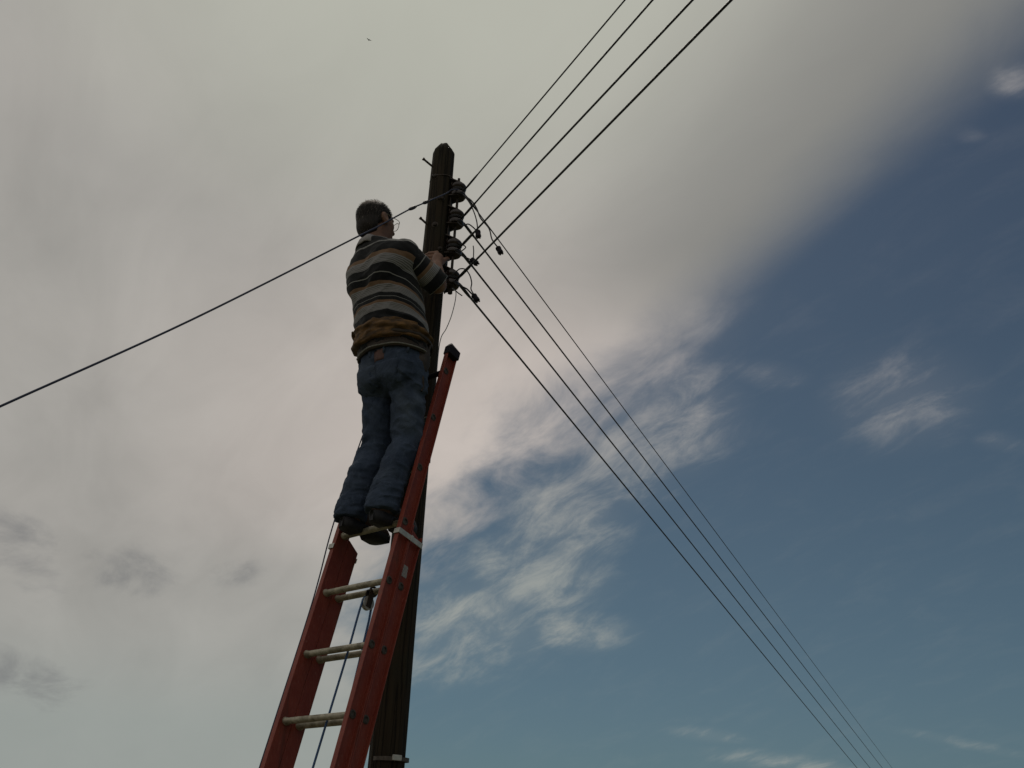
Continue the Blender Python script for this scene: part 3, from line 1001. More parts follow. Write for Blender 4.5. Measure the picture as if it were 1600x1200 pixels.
    mb.tube([p - s0 for p in path], 0.0048, 8)
    o = mb.build('hoist_rope', M['rope'], None, True, 0, s0)
    tag(o, 'blue hoist rope running over the pulley between the ladder rails', 'rope')
    # tail of the rope along the outside of the left rail
    pts = [WW(-LW - 0.045, 4.0 * SP, 0.0), WW(-LW - 0.062, 3.2 * SP, 0.02), WW(-LW - 0.060, 2.0 * SP, 0.030), WW(-LW - 0.056, 1.0 * SP, 0.030), WW(-LW - 0.036, 0.2 * SP, 0.030),
           WW(-LW - 0.030, -0.6 * SP, 0.028), WW(-LW - 0.030, -3 * SP, 0.028), WW(-LW - 0.032, -6 * SP, 0.02)]
    s0 = pts[0]
    mb = MB()
    mb.tube([p - s0 for p in bezier_path(pts, 8)], 0.0032, 7)
    o = mb.build('tail_rope', M['bluecable'], None, True, 0, s0)
    tag(o, 'thin dark rope hanging along the outside of the left rail', 'rope')


build_ladder()

# ------------------------------------------------------------------ signed-distance modelling for the man
class Grid:
    def __init__(self, lo, hi, h):
        self.ax = [np.arange(lo[i], hi[i] + h, h, dtype=np.float32) for i in range(3)]
        self.h = h
        self.F = np.full([len(a) for a in self.ax], 0.2, np.float32)

    def sub(self, lo, hi):
        sl = []
        for i in range(3):
            a = max(0, int((lo[i] - self.ax[i][0]) / self.h)); b = min(len(self.ax[i]), int((hi[i] - self.ax[i][0]) / self.h) + 2)
            sl.append(slice(a, max(b, a)))
        sl = tuple(sl)
        X = self.ax[0][sl[0]][:, None, None]; Y = self.ax[1][sl[1]][None, :, None]; Z = self.ax[2][sl[2]][None, None, :]
        return sl, X, Y, Z

    def union(self, prim, k=0.01):
        lo, hi, fn = prim
        pad = 0.05 + k
        sl, X, Y, Z = self.sub([v - pad for v in lo], [v + pad for v in hi])
        d = fn(X, Y, Z).astype(np.float32)
        a = self.F[sl]
        if k > 0:
            hh = np.clip(0.5 + 0.5 * (a - d) / k, 0, 1)
            self.F[sl] = a * (1 - hh) + d * hh - k * hh * (1 - hh)
        else:
            self.F[sl] = np.minimum(a, d)

    def cut(self, prim, k=0.0):
        lo, hi, fn = prim
        pad = 0.03 + k
        sl, X, Y, Z = self.sub([v - pad for v in lo], [v + pad for v in hi])
        d = -fn(X, Y, Z).astype(np.float32)
        a = self.F[sl]
        if k > 0:
            hh = np.clip(0.5 - 0.5 * (a - d) / k, 0, 1)
            self.F[sl] = a * (1 - hh) + d * hh + k * hh * (1 - hh)
        else:
            self.F[sl] = np.maximum(a, d)

    def displace(self, fn, band=0.03):
        idx = np.nonzero(np.abs(self.F) < band)
        x, y, z = self.ax[0][idx[0]], self.ax[1][idx[1]], self.ax[2][idx[2]]
        self.F[idx] -= fn(x, y, z).astype(np.float32)

    def mesh(self):
        F, ax = self.F, self.ax
        nx, ny, nz = F.shape
        s = F < 0
        c = np.zeros((nx - 1, ny - 1, nz - 1), np.int8)
        for i in (0, 1):
            for j in (0, 1):
                for k in (0, 1):
                    c += s[i:nx - 1 + i, j:ny - 1 + j, k:nz - 1 + k]
        cells = np.nonzero((c > 0) & (c < 8))
        n = len(cells[0])
        idx = np.full(c.shape, -1, np.int64)
        idx[cells] = np.arange(n)
        acc = np.zeros((n, 3)); cnt = np.zeros(n)
        ci, cj, ck = cells
        corners = [(i, j, k) for i in (0, 1) for j in (0, 1) for k in (0, 1)]
        for a in corners:
            for d in range(3):
                if a[d]: continue
                b = list(a); b[d] = 1
                fa = F[ci + a[0], cj + a[1], ck + a[2]]; fb = F[ci + b[0], cj + b[1], ck + b[2]]
                m = (fa < 0) != (fb < 0)
                t = np.where(m, fa / np.where(m, fa - fb, 1), 0)
                p = np.stack([ax[0][ci + a[0]], ax[1][cj + a[1]], ax[2][ck + a[2]]], -1).astype(float)
                p[:, d] += t * self.h
                acc[m] += p[m]; cnt[m] += 1
        V = acc / cnt[:, None]
        faces = []
        for d in range(3):
            e = [(d + 1) % 3, (d + 2) % 3]
            sh = [nx, ny, nz]
            sa = [slice(None)] * 3; sb = [slice(None)] * 3
            sa[d] = slice(0, sh[d] - 1); sb[d] = slice(1, sh[d])
            for q in e:
                sa[q] = slice(1, sh[q] - 1); sb[q] = slice(1, sh[q] - 1)
            A, B = s[tuple(sa)], s[tuple(sb)]
            w = np.nonzero(A != B)
            pos = [w[0].copy(), w[1].copy(), w[2].copy()]
            for q in e: pos[q] = pos[q] + 1
            def cell(o1, o2):
                p = [pos[0].copy(), pos[1].copy(), pos[2].copy()]
                p[e[0]] = p[e[0]] - o1; p[e[1]] = p[e[1]] - o2
                return idx[p[0], p[1], p[2]]
            q4 = np.stack([cell(1, 1), cell(0, 1), cell(0, 0), cell(1, 0)], -1)
            flip = ~A[w]
            q4[flip] = q4[flip][:, ::-1]
            faces.append(q4)
        Q = np.concatenate(faces)
        Q = Q[(Q >= 0).all(1)]
        return V, Q


def np_mesh(name, V, Q, mat, parent, relax=1):
    if relax:
        # light Laplacian smoothing of the voxel surface
        E = np.concatenate([Q[:, [0, 1]], Q[:, [1, 2]], Q[:, [2, 3]], Q[:, [3, 0]]])
        for _ in range(relax):
            acc = np.zeros_like(V); cnt = np.zeros(len(V))
            np.add.at(acc, E[:, 0], V[E[:, 1]]); np.add.at(cnt, E[:, 0], 1)
            np.add.at(acc, E[:, 1], V[E[:, 0]]); np.add.at(cnt, E[:, 1], 1)
            V = V * 0.5 + 0.5 * acc / np.maximum(cnt, 1)[:, None]
    me = bpy.data.meshes.new(name)
    me.vertices.add(len(V)); me.vertices.foreach_set('co', V.astype(np.float32).ravel())
    me.loops.add(Q.size); me.loops.foreach_set('vertex_index', Q.astype(np.int32).ravel())
    me.polygons.add(len(Q)); me.polygons.foreach_set('loop_start', np.arange(0, Q.size, 4, dtype=np.int32))
    me.update(calc_edges=True)
    me.validate()
    me.shade_smooth()
    me.materials.append(mat)
    o = bpy.data.objects.new(name, me)
    COL.objects.link(o)
    o.parent = parent
    return o, V


def attr(o, name, vals):
    a = o.data.attributes.new(name, 'FLOAT', 'POINT')
    a.data.foreach_set('value', np.asarray(vals, np.float32))


_LAT = rng.random((32, 32, 32)).astype(np.float32) * 2 - 1


def vnoise(x, y, z, f=(10, 10, 10), off=0.0):
    """smooth lattice noise in -1..1; arrays broadcast"""
    x = np.asarray(x * f[0] + off, np.float32); y = np.asarray(y * f[1] + off * 1.7, np.float32); z = np.asarray(z * f[2] + off * 2.3, np.float32)
    x, y, z = np.broadcast_arrays(x, y, z)
    i, j, k = np.floor(x).astype(int), np.floor(y).astype(int), np.floor(z).astype(int)
    u, v, w = x - i, y - j, z - k
    u = u * u * (3 - 2 * u); v = v * v * (3 - 2 * v); w = w * w * (3 - 2 * w)
    g = lambda a, b, c: _LAT[(i + a) % 32, (j + b) % 32, (k + c) % 32]
    l = lambda a, b, t: a + (b - a) * t
    return l(l(l(g(0, 0, 0), g(1, 0, 0), u), l(g(0, 1, 0), g(1, 1, 0), u), v), l(l(g(0, 0, 1), g(1, 0, 1), u), l(g(0, 1, 1), g(1, 1, 1), u), v), w)


def cone(a, b, r0, r1):
    a = np.array(a, float); b = np.array(b, float); ab = b - a; L2 = max(ab @ ab, 1e-9)
    rm = max(r0, r1)
    def fn(X, Y, Z):
        t = np.clip(((X - a[0]) * ab[0] + (Y - a[1]) * ab[1] + (Z - a[2]) * ab[2]) / L2, 0, 1)
        return np.sqrt((X - a[0] - t * ab[0]) ** 2 + (Y - a[1] - t * ab[1]) ** 2 + (Z - a[2] - t * ab[2]) ** 2) - (r0 + (r1 - r0) * t)
    return np.minimum(a, b) - rm, np.maximum(a, b) + rm, fn


def ellip(c, r, rot=None):
    """ellipsoid; rot is a 3x3 matrix whose columns are its axes"""
    c = np.array(c, float); r = np.array(r, float)
    A = np.eye(3) if rot is None else np.array(rot, float)
    rm = r.max()
    def fn(X, Y, Z):
        dx, dy, dz = X - c[0], Y - c[1], Z - c[2]
        q = [dx * A[0, i] + dy * A[1, i] + dz * A[2, i] for i in range(3)]
        k0 = np.sqrt((q[0] / r[0]) ** 2 + (q[1] / r[1]) ** 2 + (q[2] / r[2]) ** 2)
        k1 = np.sqrt((q[0] / r[0] ** 2) ** 2 + (q[1] / r[1] ** 2) ** 2 + (q[2] / r[2] ** 2) ** 2) + 1e-6
        return k0 * (k0 - 1) / k1
    return c - rm, c + rm, fn


def loft(st, grow=0.0, z0=None, z1=None, pw=2.3):
    """stack of superellipses: rows of (z, cx, cy, a, b)"""
    st = np.array(st, float)
    z0 = st[0, 0] if z0 is None else z0
    z1 = st[-1, 0] if z1 is None else z1
    def fn(X, Y, Z):
        zc = np.clip(Z, st[0, 0], st[-1, 0])
        cx, cy, a, b = [np.interp(zc.ravel(), st[:, 0], st[:, i]).reshape(zc.shape) for i in (1, 2, 3, 4)]
        a = a + grow; b = b + grow
        q = (np.abs((X - cx) / a) ** pw + np.abs((Y - cy) / b) ** pw) ** (1 / pw)
        d = (q - 1) * np.minimum(a, b)
        return np.maximum(d, np.maximum(z0 - Z, Z - z1))
    lo = np.array([(st[:, 1] - st[:, 3]).min() - grow, (st[:, 2] - st[:, 4]).min() - grow, z0])
    hi = np.array([(st[:, 1] + st[:, 3]).max() + grow, (st[:, 2] + st[:, 4]).max() + grow, z1])
    return lo, hi, fn


def smooth_rows(st, n=40):
    st = np.array(st, float)
    z = np.linspace(st[0, 0], st[-1, 0], n)
    out = np.zeros((n, st.shape[1])); out[:, 0] = z
    for i in range(1, st.shape[1]):
        v = np.interp(z, st[:, 0], st[:, i])
        for _ in range(3):
            v[1:-1] = (v[:-2] + 2 * v[1:-1] + v[2:]) / 4
        out[:, i] = v
    return out


def half(c, nrm, lo, hi):
    """half space on the side the normal points to"""
    c = np.array(c, float); nrm = np.array(nrm, float); nrm /= np.linalg.norm(nrm)
    return np.array(lo), np.array(hi), (lambda X, Y, Z: -((X - c[0]) * nrm[0] + (Y - c[1]) * nrm[1] + (Z - c[2]) * nrm[2]))


def build_person():
    ORG = Vector((-0.583, 4.038, 2.997))
    root = empty('person', ORG, math.atan2(LR.y, LR.x))
    tag(root, 'man in striped polo shirt and jeans standing on the ladder, gripping the pole', 'person')

    # joints in the man's own frame: x to his right, y forwards, z up from the rung he stands on
    torso = smooth_rows([(0.66, 0.038, -0.006, 0.148, 0.110), (0.74, 0.038, -0.012, 0.158, 0.122), (0.82, 0.036, -0.018, 0.162, 0.128), (0.90, 0.030, -0.030, 0.162, 0.132),
                         (0.98, 0.026, -0.046, 0.162, 0.136), (1.08, 0.018, -0.070, 0.166, 0.134), (1.18, 0.012, -0.092, 0.170, 0.130), (1.27, 0.004, -0.118, 0.174, 0.120),
                         (1.33, -0.006, -0.138, 0.170, 0.106), (1.38, -0.016, -0.155, 0.140, 0.088), (1.42, -0.024, -0.166, 0.088, 0.070), (1.46, -0.028, -0.174, 0.064, 0.064)])
    hipL, hipR = (-0.044, -0.002, 0.74), (0.126, 0.000, 0.73)
    kneeL, kneeR = (-0.072, 0.040, 0.42), (0.112, 0.050, 0.40)
    ankL, ankR = (-0.092, -0.064, 0.09), (0.104, -0.068, 0.09)
    shR, elR, wrR = (0.168, -0.145, 1.318), (0.220, 0.045, 1.228), (0.112, 0.138, 1.432)
    shL, elL, wrL = (-0.160, -0.110, 1.325), (-0.262, 0.080, 1.170), (-0.128, 0.205, 1.240)
    HC = np.array([-0.034, -0.178, 1.578])
    yaw, pit = R(-6), R(8)
    Ry = np.array([[math.cos(yaw), -math.sin(yaw), 0], [math.sin(yaw), math.cos(yaw), 0], [0, 0, 1]])
    Rp = np.array([[1, 0, 0], [0, math.cos(pit), -math.sin(pit)], [0, math.sin(pit), math.cos(pit)]])
    HM = Ry @ Rp
    H = lambda x, y, z: HC + HM @ np.array([x, y, z], float)

    # ---------------------------------------------------------------- body (skin)
    g = Grid((-0.36, -0.36, 0.02), (0.33, 0.36, 1.80), 0.0046)
    g.union(loft(torso, -0.020, 0.72), 0.0)
    for h, k, a in ((hipL, kneeL, ankL), (hipR, kneeR, ankR)):
        g.union(cone(h, k, 0.066, 0.048), 0.008); g.union(cone(k, a, 0.046, 0.032), 0.008)
        g.union(cone(a, (a[0], a[1] + 0.13, a[2] - 0.05), 0.034, 0.026), 0.02)
    for sgn, s, e, w in ((1, shR, elR, wrR), (-1, shL, elL, wrL)):
        g.union(cone(s, e, 0.050, 0.040), 0.03)
        mid = tuple(np.array(e) * 0.62 + np.array(w) * 0.38)
        g.union(cone(e, mid, 0.039, 0.041), 0.015)
        g.union(cone(mid, w, 0.040, 0.0285), 0.015)
    # neck, skull, face
    g.union(cone((-0.026, -0.172, 1.38), (HC[0], HC[1] - 0.002, 1.53), 0.060, 0.056), 0.02)
    g.union(ellip(H(0, -0.012, 0.022), (0.074, 0.094, 0.088), HM), 0.02)
    g.union(ellip(H(0, 0.022, -0.045), (0.060, 0.070, 0.075), HM), 0.03)
    g.union(ellip(H(0, 0.062, -0.092), (0.028, 0.024, 0.022), HM), 0.03)          # chin
    g.union(ellip(H(0, 0.076, 0.022), (0.046, 0.014, 0.012), HM), 0.02)           # brow
    for s in (-1, 1):
        g.union(ellip(H(0.042 * s, 0.052, -0.022), (0.022, 0.022, 0.020), HM), 0.02)   # cheek
        g.cut(ellip(H(0.031 * s, 0.090, 0.004), (0.017, 0.014, 0.011), HM), 0.01)      # eye socket
        g.union(ellip(H(0.031 * s, 0.074, 0.004), (0.0125, 0.0125, 0.0125), HM), 0.002)  # eyeball
        tilt = HM @ np.array([[1, 0, 0], [0, 0.94, 0.34], [0, -0.34, 0.94]]).T
        g.union(ellip(H(0.079 * s, -0.008, -0.010), (0.014, 0.020, 0.033), tilt), 0.006)  # ear
        g.cut(ellip(H(0.093 * s, -0.004, -0.006), (0.008, 0.011, 0.019), tilt), 0.004)
        g.union(ellip(H(0.080 * s, -0.002, -0.036), (0.009, 0.010, 0.012), tilt), 0.006)
    g.union(cone(H(0, 0.082, 0.016), H(0, 0.106, -0.022), 0.008, 0.013), 0.012)    # nose
    for s in (-1, 1): g.union(ellip(H(0.011 * s, 0.094, -0.027), (0.009, 0.010, 0.008), HM), 0.006)
    g.union(ellip(H(0, 0.083, -0.052), (0.024, 0.010, 0.006), HM), 0.006)          # lips
    g.union(ellip(H(0, 0.081, -0.064), (0.021, 0.010, 0.006), HM), 0.006)
    g.cut(ellip(H(0, 0.096, -0.058), (0.022, 0.010, 0.0018), HM), 0.003)

    # hands: palm and four fingers curled round the pole, thumb on the other side
    PC = np.array([-0.015, 0.247]); pr = 0.0655
    def onpole(deg, z, rad):
        a = math.radians(deg)
        return (PC[0] + rad * math.cos(a), PC[1] + rad * math.sin(a), z)
    # right hand
    for i, (zz, ln, rr) in enumerate([(1.578, 0.98, 0.0100), (1.556, 1.06, 0.0104), (1.534, 1.0, 0.0100), (1.514, 0.84, 0.0090)]):
        k0 = onpole(-40 + 1.5 * i, zz, pr + 0.021)
        k1 = onpole(-40 - 29 * ln, zz - 0.002, pr + 0.0165)
        k2 = onpole(-40 - 53 * ln, zz - 0.005, pr + 0.0095)
        k3 = onpole(-40 - 74 * ln, zz - 0.007, pr + 0.0085)
        g.union(cone(wrR, k0, 0.020, rr * 1.22), 0.012)
        g.union(cone(k0, k1, rr * 1.16, rr * 1.06), 0.003); g.union(cone(k1, k2, rr * 1.05, rr * 0.95), 0.002); g.union(cone(k2, k3, rr * 0.95, rr * 0.8), 0.002)
    g.union(ellip((0.082, 0.172, 1.510), (0.030, 0.028, 0.040)), 0.02)
    t0 = np.array(wrR) * 0.65 + np.array(onpole(-20, 1.53, pr + 0.02)) * 0.35
    t1, t2, t3 = onpole(-10, 1.548, pr + 0.023), onpole(12, 1.578, pr + 0.013), onpole(30, 1.596, pr + 0.010)
    g.union(cone(t0, t1, 0.016, 0.0135), 0.012); g.union(cone(t1, t2, 0.0128, 0.0112), 0.003); g.union(cone(t2, t3, 0.011, 0.009), 0.002)
    # left hand
    for i, (zz, ln, rr) in enumerate([(1.310, 0.98, 0.0096), (1.289, 1.06, 0.0100), (1.268, 1.0, 0.0096), (1.249, 0.84, 0.0086)]):
        k0 = onpole(178 - 1.5 * i, zz, pr + 0.021)
        k1 = onpole(178 - 29 * ln, zz + 0.002, pr + 0.0165)
        k2 = onpole(178 - 53 * ln, zz + 0.003, pr + 0.0095)
        k3 = onpole(178 - 74 * ln, zz + 0.004, pr + 0.0085)
        g.union(cone(wrL, k0, 0.020, rr * 1.22), 0.012)
        g.union(cone(k0, k1, rr * 1.16, rr * 1.06), 0.003); g.union(cone(k1, k2, rr * 1.05, rr * 0.95), 0.002); g.union(cone(k2, k3, rr * 0.95, rr * 0.8), 0.002)
    t1, t2, t3 = onpole(206, 1.285, pr + 0.022), onpole(228, 1.305, pr + 0.012), onpole(246, 1.318, pr + 0.0095)
    g.union(cone(wrL, t1, 0.018, 0.0135), 0.012); g.union(cone(t1, t2, 0.0128, 0.011), 0.003); g.union(cone(t2, t3, 0.011, 0.009), 0.002)
    V, Q = g.mesh()
    body, _ = np_mesh('body', V, Q, M['skin'], root, 1)

    # ---------------------------------------------------------------- hair
    g = Grid(tuple(HC - 0.14), tuple(HC + 0.14), 0.0042)
    g.union(ellip(H(0, -0.014, 0.022), (0.0785, 0.0965, 0.0905), HM), 0)
    g.union(ellip(H(0, -0.046, -0.040), (0.070, 0.060, 0.068), HM), 0.02)
    lo, hi = HC - 0.2, HC + 0.2
    def hairline(X, Y, Z):
        dx, dy, dz = X - HC[0], Y - HC[1], Z - HC[2]
        y = dx * HM[0, 1] + dy * HM[1, 1] + dz * HM[2, 1]; z = dx * HM[0, 2] + dy * HM[1, 2] + dz * HM[2, 2]
        # region kept: behind a sloping front hairline, above the nape, cut round the ear
        front = y - (0.046 + 0.35 * np.clip(z, -0.05, 0.2))
        side = (y - 0.026) * 0.9 - np.clip((z + 0.004) * 1.6, -0.060, 0.06) + 0.004 * vnoise(X, Y, Z, (120, 120, 120), 2.0)
        nape = -0.112 - z + np.clip(y + 0.035, 0, 1) * 1.5 + 0.004 * vnoise(X, Y, Z, (130, 130, 130), 5.0)
        return np.maximum(np.maximum(front, side), nape)
    g.F = np.maximum(g.F, hairline(g.ax[0][:, None, None], g.ax[1][None, :, None], g.ax[2][None, None, :]).astype(np.float32))
    g.displace(lambda x, y, z: 0.0018 * vnoise(x, y, z, (60, 60, 25)), 0.02)
    V, Q = g.mesh()
    hair, V = np_mesh('hair', V, Q, M['hair'], root, 0)
    loc = (V - HC) @ HM
    crown = np.clip(1.25 - np.sqrt(((loc[:, 0]) / 0.062) ** 2 + ((loc[:, 1] + 0.045) / 0.075) ** 2) + 0.22 * vnoise(loc[:, 0], loc[:, 1], loc[:, 2], (60, 60, 60)), 0, 1) * np.clip((loc[:, 2] - 0.048) / 0.03, 0, 1)
    attr(hair, 'thin', np.clip(crown * 2.0, 0, 1))
    # loose strands along the outline
    pick = rng.choice(len(V), min(len(V), 4200), replace=False)
    mb = MB()
    cen = np.array(H(0, -0.014, 0.015))
    th = []
    for i in pick:
        p = V[i]; nrm = p - cen; nrm /= np.linalg.norm(nrm)
        bald = float(np.clip(crown[i] * 2.0, 0, 1))
        if bald > 0.5 and rng.random() < 0.55: continue
        down = HM @ np.array([0.0, -0.55, -1.0]); down -= nrm * (down @ nrm); down /= (np.linalg.norm(down) + 1e-6)
        jit = rng.normal(0, 1, 3); jit -= nrm * (jit @ nrm)
        top = loc[i, 2] > 0.05
        d = down + jit * (0.45 if top else 0.22) + nrm * (0.35 if top else 0.14)
        d /= np.linalg.norm(d)
        L = rng.uniform(0.010, 0.022)
        side = np.cross(d, nrm); side /= (np.linalg.norm(side) + 1e-6)
        w = 0.0007
        q = p + d * L * 0.5 + nrm * 0.0012
        e = p + d * L - nrm * 0.0015
        mb.add([p - side * w, p + side * w, q + side * w * 0.8, q - side * w * 0.8, e], [(0, 1, 2, 3), (3, 2, 4)])
        grey = max(bald, rng.random() ** 6 * 0.9)
        th += [grey] * 5
    st = mb.build('loose_hair', M['hair'], hair)
    attr(st, 'thin', th)

    # ---------------------------------------------------------------- spectacles
    gl = bpy.data.objects.new('spectacles', None); COL.objects.link(gl); gl.parent = root
    gl.empty_display_size = 0.02
    for s in (-1, 1):
        mb = MB()
        rim = [Vector(H(s * 0.033 + 0.026 * math.cos(a), 0.104 - 0.004 * abs(math.cos(a)), 0.0 + 0.020 * math.sin(a))) for a in np.linspace(0, 2 * math.pi, 24)]
        mb.tube(rim, 0.0016, 6, False)
        mb.build('rim', M['frame'], gl)
        mb = MB()
        k = len(rim) - 1
        c = sum(rim[:-1], Vector()) / k
        mb.add([c + Vector(HM[:, 1]) * 0.002] + rim[:-1], [(0, i + 1, (i + 1) % k + 1) for i in range(k)])
        mb.build('lens', M['lens'], gl)
        mb = MB()
        mb.tube(bezier_path([H(s * 0.060, 0.102, 0.006), H(s * 0.075, 0.085, 0.010), H(s * 0.080, 0.03, 0.012), H(s * 0.082, -0.008, 0.012), H(s * 0.080, -0.030, -0.016)], 5), 0.0017, 6)
        mb.build('temple_arm', M['frame'], gl)
    mb = MB()
    mb.tube(bezier_path([H(-0.009, 0.104, 0.004), H(0, 0.108, 0.008), H(0.009, 0.104, 0.004)], 4), 0.0014, 6)
    mb.build('bridge', M['frame'], gl)

    # ---------------------------------------------------------------- polo shirt
    g = Grid((-0.27, -0.34, 0.82), (0.28, 0.14, 1.47), 0.0046)
    shirt_rows = torso.copy()
    drape = np.interp(shirt_rows[:, 0], [0.82, 0.90, 0.97, 1.1, 1.3, 1.4], [0.012, 0.016, 0.019, 0.012, 0.008, 0.008])
    shirt_rows[:, 3] += drape; shirt_rows[:, 4] += drape
    g.union(loft(shirt_rows, 0.0, 0.845, 1.435), 0.0)
    g.union(cone((-0.06, -0.165, 1.360), shR, 0.046, 0.062), 0.045)
    g.union(cone((0.04, -0.165, 1.372), shR, 0.050, 0.064), 0.045)
    g.union(cone((-0.03, -0.165, 1.368), shL, 0.046, 0.056), 0.045)
    g.union(ellip((0.090, -0.215, 1.26), (0.080, 0.045, 0.11)), 0.05)      # shoulder blade pulled forward by the arm
    g.union(ellip((-0.07, -0.208, 1.25), (0.075, 0.045, 0.11)), 0.05)
    g.cut(cone((-0.028, -0.172, 1.40), (-0.032, -0.178, 1.52), 0.062, 0.066), 0.0)
    def crease(x, y, z, f, off):
        return 1.0 - 2.0 * np.abs(vnoise(x, y, z, f, off)) ** 0.7
    def folds(x, y, z):
        w = np.clip((1.05 - z) / 0.16, 0, 1)
        f = 0.0085 * w * crease(x, y, z + 0.15 * x, (6, 6, 34), 1.0) + 0.004 * w * vnoise(x, y, z + 0.25 * x, (12, 12, 70), 5.0)
        f += 0.0042 * crease(x + 0.5 * z, y, z - 0.6 * x, (9, 9, 15), 2.0) + 0.0022 * vnoise(x, y + z, z + 0.7 * x, (26, 26, 40), 8.0) + 0.0012 * vnoise(x, y, z, (60, 60, 60), 3.0)
        return f
    g.displace(folds, 0.04)
    V, Q = g.mesh()
    shirt, V = np_mesh('polo_shirt', V, Q, M['shirt'], root, 1)
    SZ = np.array(STRIPE_Z); SV = np.array(STRIPE_V)
    tz = V[:, 2] + 0.16 * (V[:, 1] + 0.20)
    attr(shirt, 'stripe', np.interp(tz, SZ, SV) + 10.0)

    def sleeve(s, e, frac, phase, name, r0, r1):
        s = np.array(s); e = np.array(e); end = s + (e - s) * frac
        ax = (e - s) / np.linalg.norm(e - s)
        lo = np.minimum(s, end) - 0.11; hi = np.maximum(s, end) + 0.11
        g = Grid(tuple(lo), tuple(hi), 0.0042)
        st = s + ax * 0.012
        g.union(cone(st, end + ax * 0.05, r0, r1), 0)
        g.displace(lambda x, y, z: 0.005 * vnoise(x, y, z, (16, 16, 22), phase) + 0.003 * vnoise(x, y, z, (38, 38, 38), phase + 3), 0.03)
        big_lo, big_hi = lo - 0.1, hi + 0.1
        g.cut(cone(end - ax * 0.03, end + ax * 0.2, r1 - 0.009, r1 - 0.006), 0.0)
        g.cut(half(end, ax, big_lo, big_hi), 0.0)
        g.cut(half(st - ax * 0.045, -ax, big_lo, big_hi), 0.0)
        V, Q = g.mesh()
        o, V = np_mesh(name, V, Q, M['shirt'], shirt, 1)
        attr(o, 'stripe', 10.0 + np.interp((V - s) @ ax, SL_D, SL_V))
        return o
    sleeve(shR, elR, 1.02, 4.0, 'sleeve', 0.066, 0.064)
    sleeve(shL, elL, 0.95, 6.0, 'sleeve', 0.060, 0.056)

    # collar: turned-down band round the neck
    vs, fs = [], []
    n = 40
    prof = [(0.0, 0.0), (0.010, -0.010), (0.022, -0.036), (0.028, -0.034), (0.016, -0.004), (0.002, 0.008), (-0.006, 0.004)]
    for j in range(n):
        a = 2 * math.pi * j / n
        c = np.array([-0.030, -0.176, 1.432 - 0.016 * math.sin(a)])
        for (dr, dz) in prof:
            wob = 0.003 * math.sin(5 * a + 1) + 0.002 * math.sin(9 * a)
            r = 0.064 + dr * 0.80 + wob
            vs.append((c[0] + r * math.cos(a), c[1] + r * 1.04 * math.sin(a), c[2] + dz * 1.25))
    k = len(prof)
    for j in range(n):
        j2 = (j + 1) % n
        for i in range(k):
            i2 = (i + 1) % k
            fs.append((j * k + i, j2 * k + i, j2 * k + i2, j * k + i2))
    link_mesh('collar', vs, fs, M['collar'], shirt)

    # ---------------------------------------------------------------- jeans
    g = Grid((-0.24, -0.24, 0.02), (0.25, 0.16, 0.96), 0.0046)
    jr = torso.copy(); jr[:, 3] += 0.006; jr[:, 4] += 0.006
    g.union(loft(jr, 0.0, 0.68, 0.865), 0.0)
    g.union(ellip((-0.036, -0.070, 0.735), (0.086, 0.064, 0.095)), 0.03)
    g.union(ellip((0.116, -0.070, 0.730), (0.086, 0.064, 0.095)), 0.03)
    for h, k, a in ((hipL, kneeL, ankL), (hipR, kneeR, ankR)):
        g.union(cone((h[0], h[1], h[2] + 0.02), (h[0] * 0.5 + k[0] * 0.5, h[1] * 0.5 + k[1] * 0.5 - 0.006, (h[2] + k[2]) / 2), 0.090, 0.080), 0.012)
        g.union(cone((h[0] * 0.5 + k[0] * 0.5, h[1] * 0.5 + k[1] * 0.5 - 0.006, (h[2] + k[2]) / 2), k, 0.080, 0.069), 0.008)
        calf = (k[0] * 0.55 + a[0] * 0.45, k[1] * 0.55 + a[1] * 0.45 - 0.012, k[2] * 0.55 + a[2] * 0.45)
        g.union(cone(k, calf, 0.068, 0.070), 0.008)
        g.union(cone(calf, (a[0], a[1] + 0.005, a[2] - 0.03), 0.069, 0.073), 0.008)
        g.cut(half((a[0], a[1], a[2] - 0.052), (0, -0.08, -1), (a[0] - 0.1, a[1] - 0.13, -0.2), (a[0] + 0.1, a[1] + 0.13, 0.1)), 0.004)
    g.cut(ellip((0.028, -0.165, 0.70), (0.005, 0.04, 0.10)), 0.02)
    def crease(x, y, z, f, off):
        # ridged noise: narrow valleys between soft ridges, the way heavy cotton folds
        return 1.0 - 2.0 * np.abs(vnoise(x, y, z, f, off)) ** 0.7
    def jfold(x, y, z):
        low = np.clip((0.34 - z) / 0.2, 0, 1); knee = np.exp(-((z - 0.42) / 0.10) ** 2); seat = np.exp(-((z - 0.62) / 0.08) ** 2)
        f = 0.0050 * low * crease(x, y, z + 0.35 * x - 0.2 * y, (7, 7, 30), 1.5) + 0.0030 * low * crease(x, y, z - 0.3 * x, (14, 14, 52), 7.5)
        f += 0.0095 * knee * crease(x, y, z - 0.55 * x + 0.3 * y, (7, 7, 28), 3.5) + 0.0090 * seat * crease(x, y, z + 1.0 * x, (7, 7, 26), 9.5)
        f += 0.0045 * vnoise(x, y, z + 0.6 * x, (10, 10, 12), 11.0) + 0.0042 * crease(x + 0.5 * z, y, z, (22, 22, 20), 12.0) + 0.0016 * vnoise(x, y, z, (55, 55, 55), 14.0)
        return f - 0.001
    g.displace(jfold, 0.04)
    V, Q = g.mesh()
    jeans, V = np_mesh('jeans', V, Q, M['denim'], root, 1)
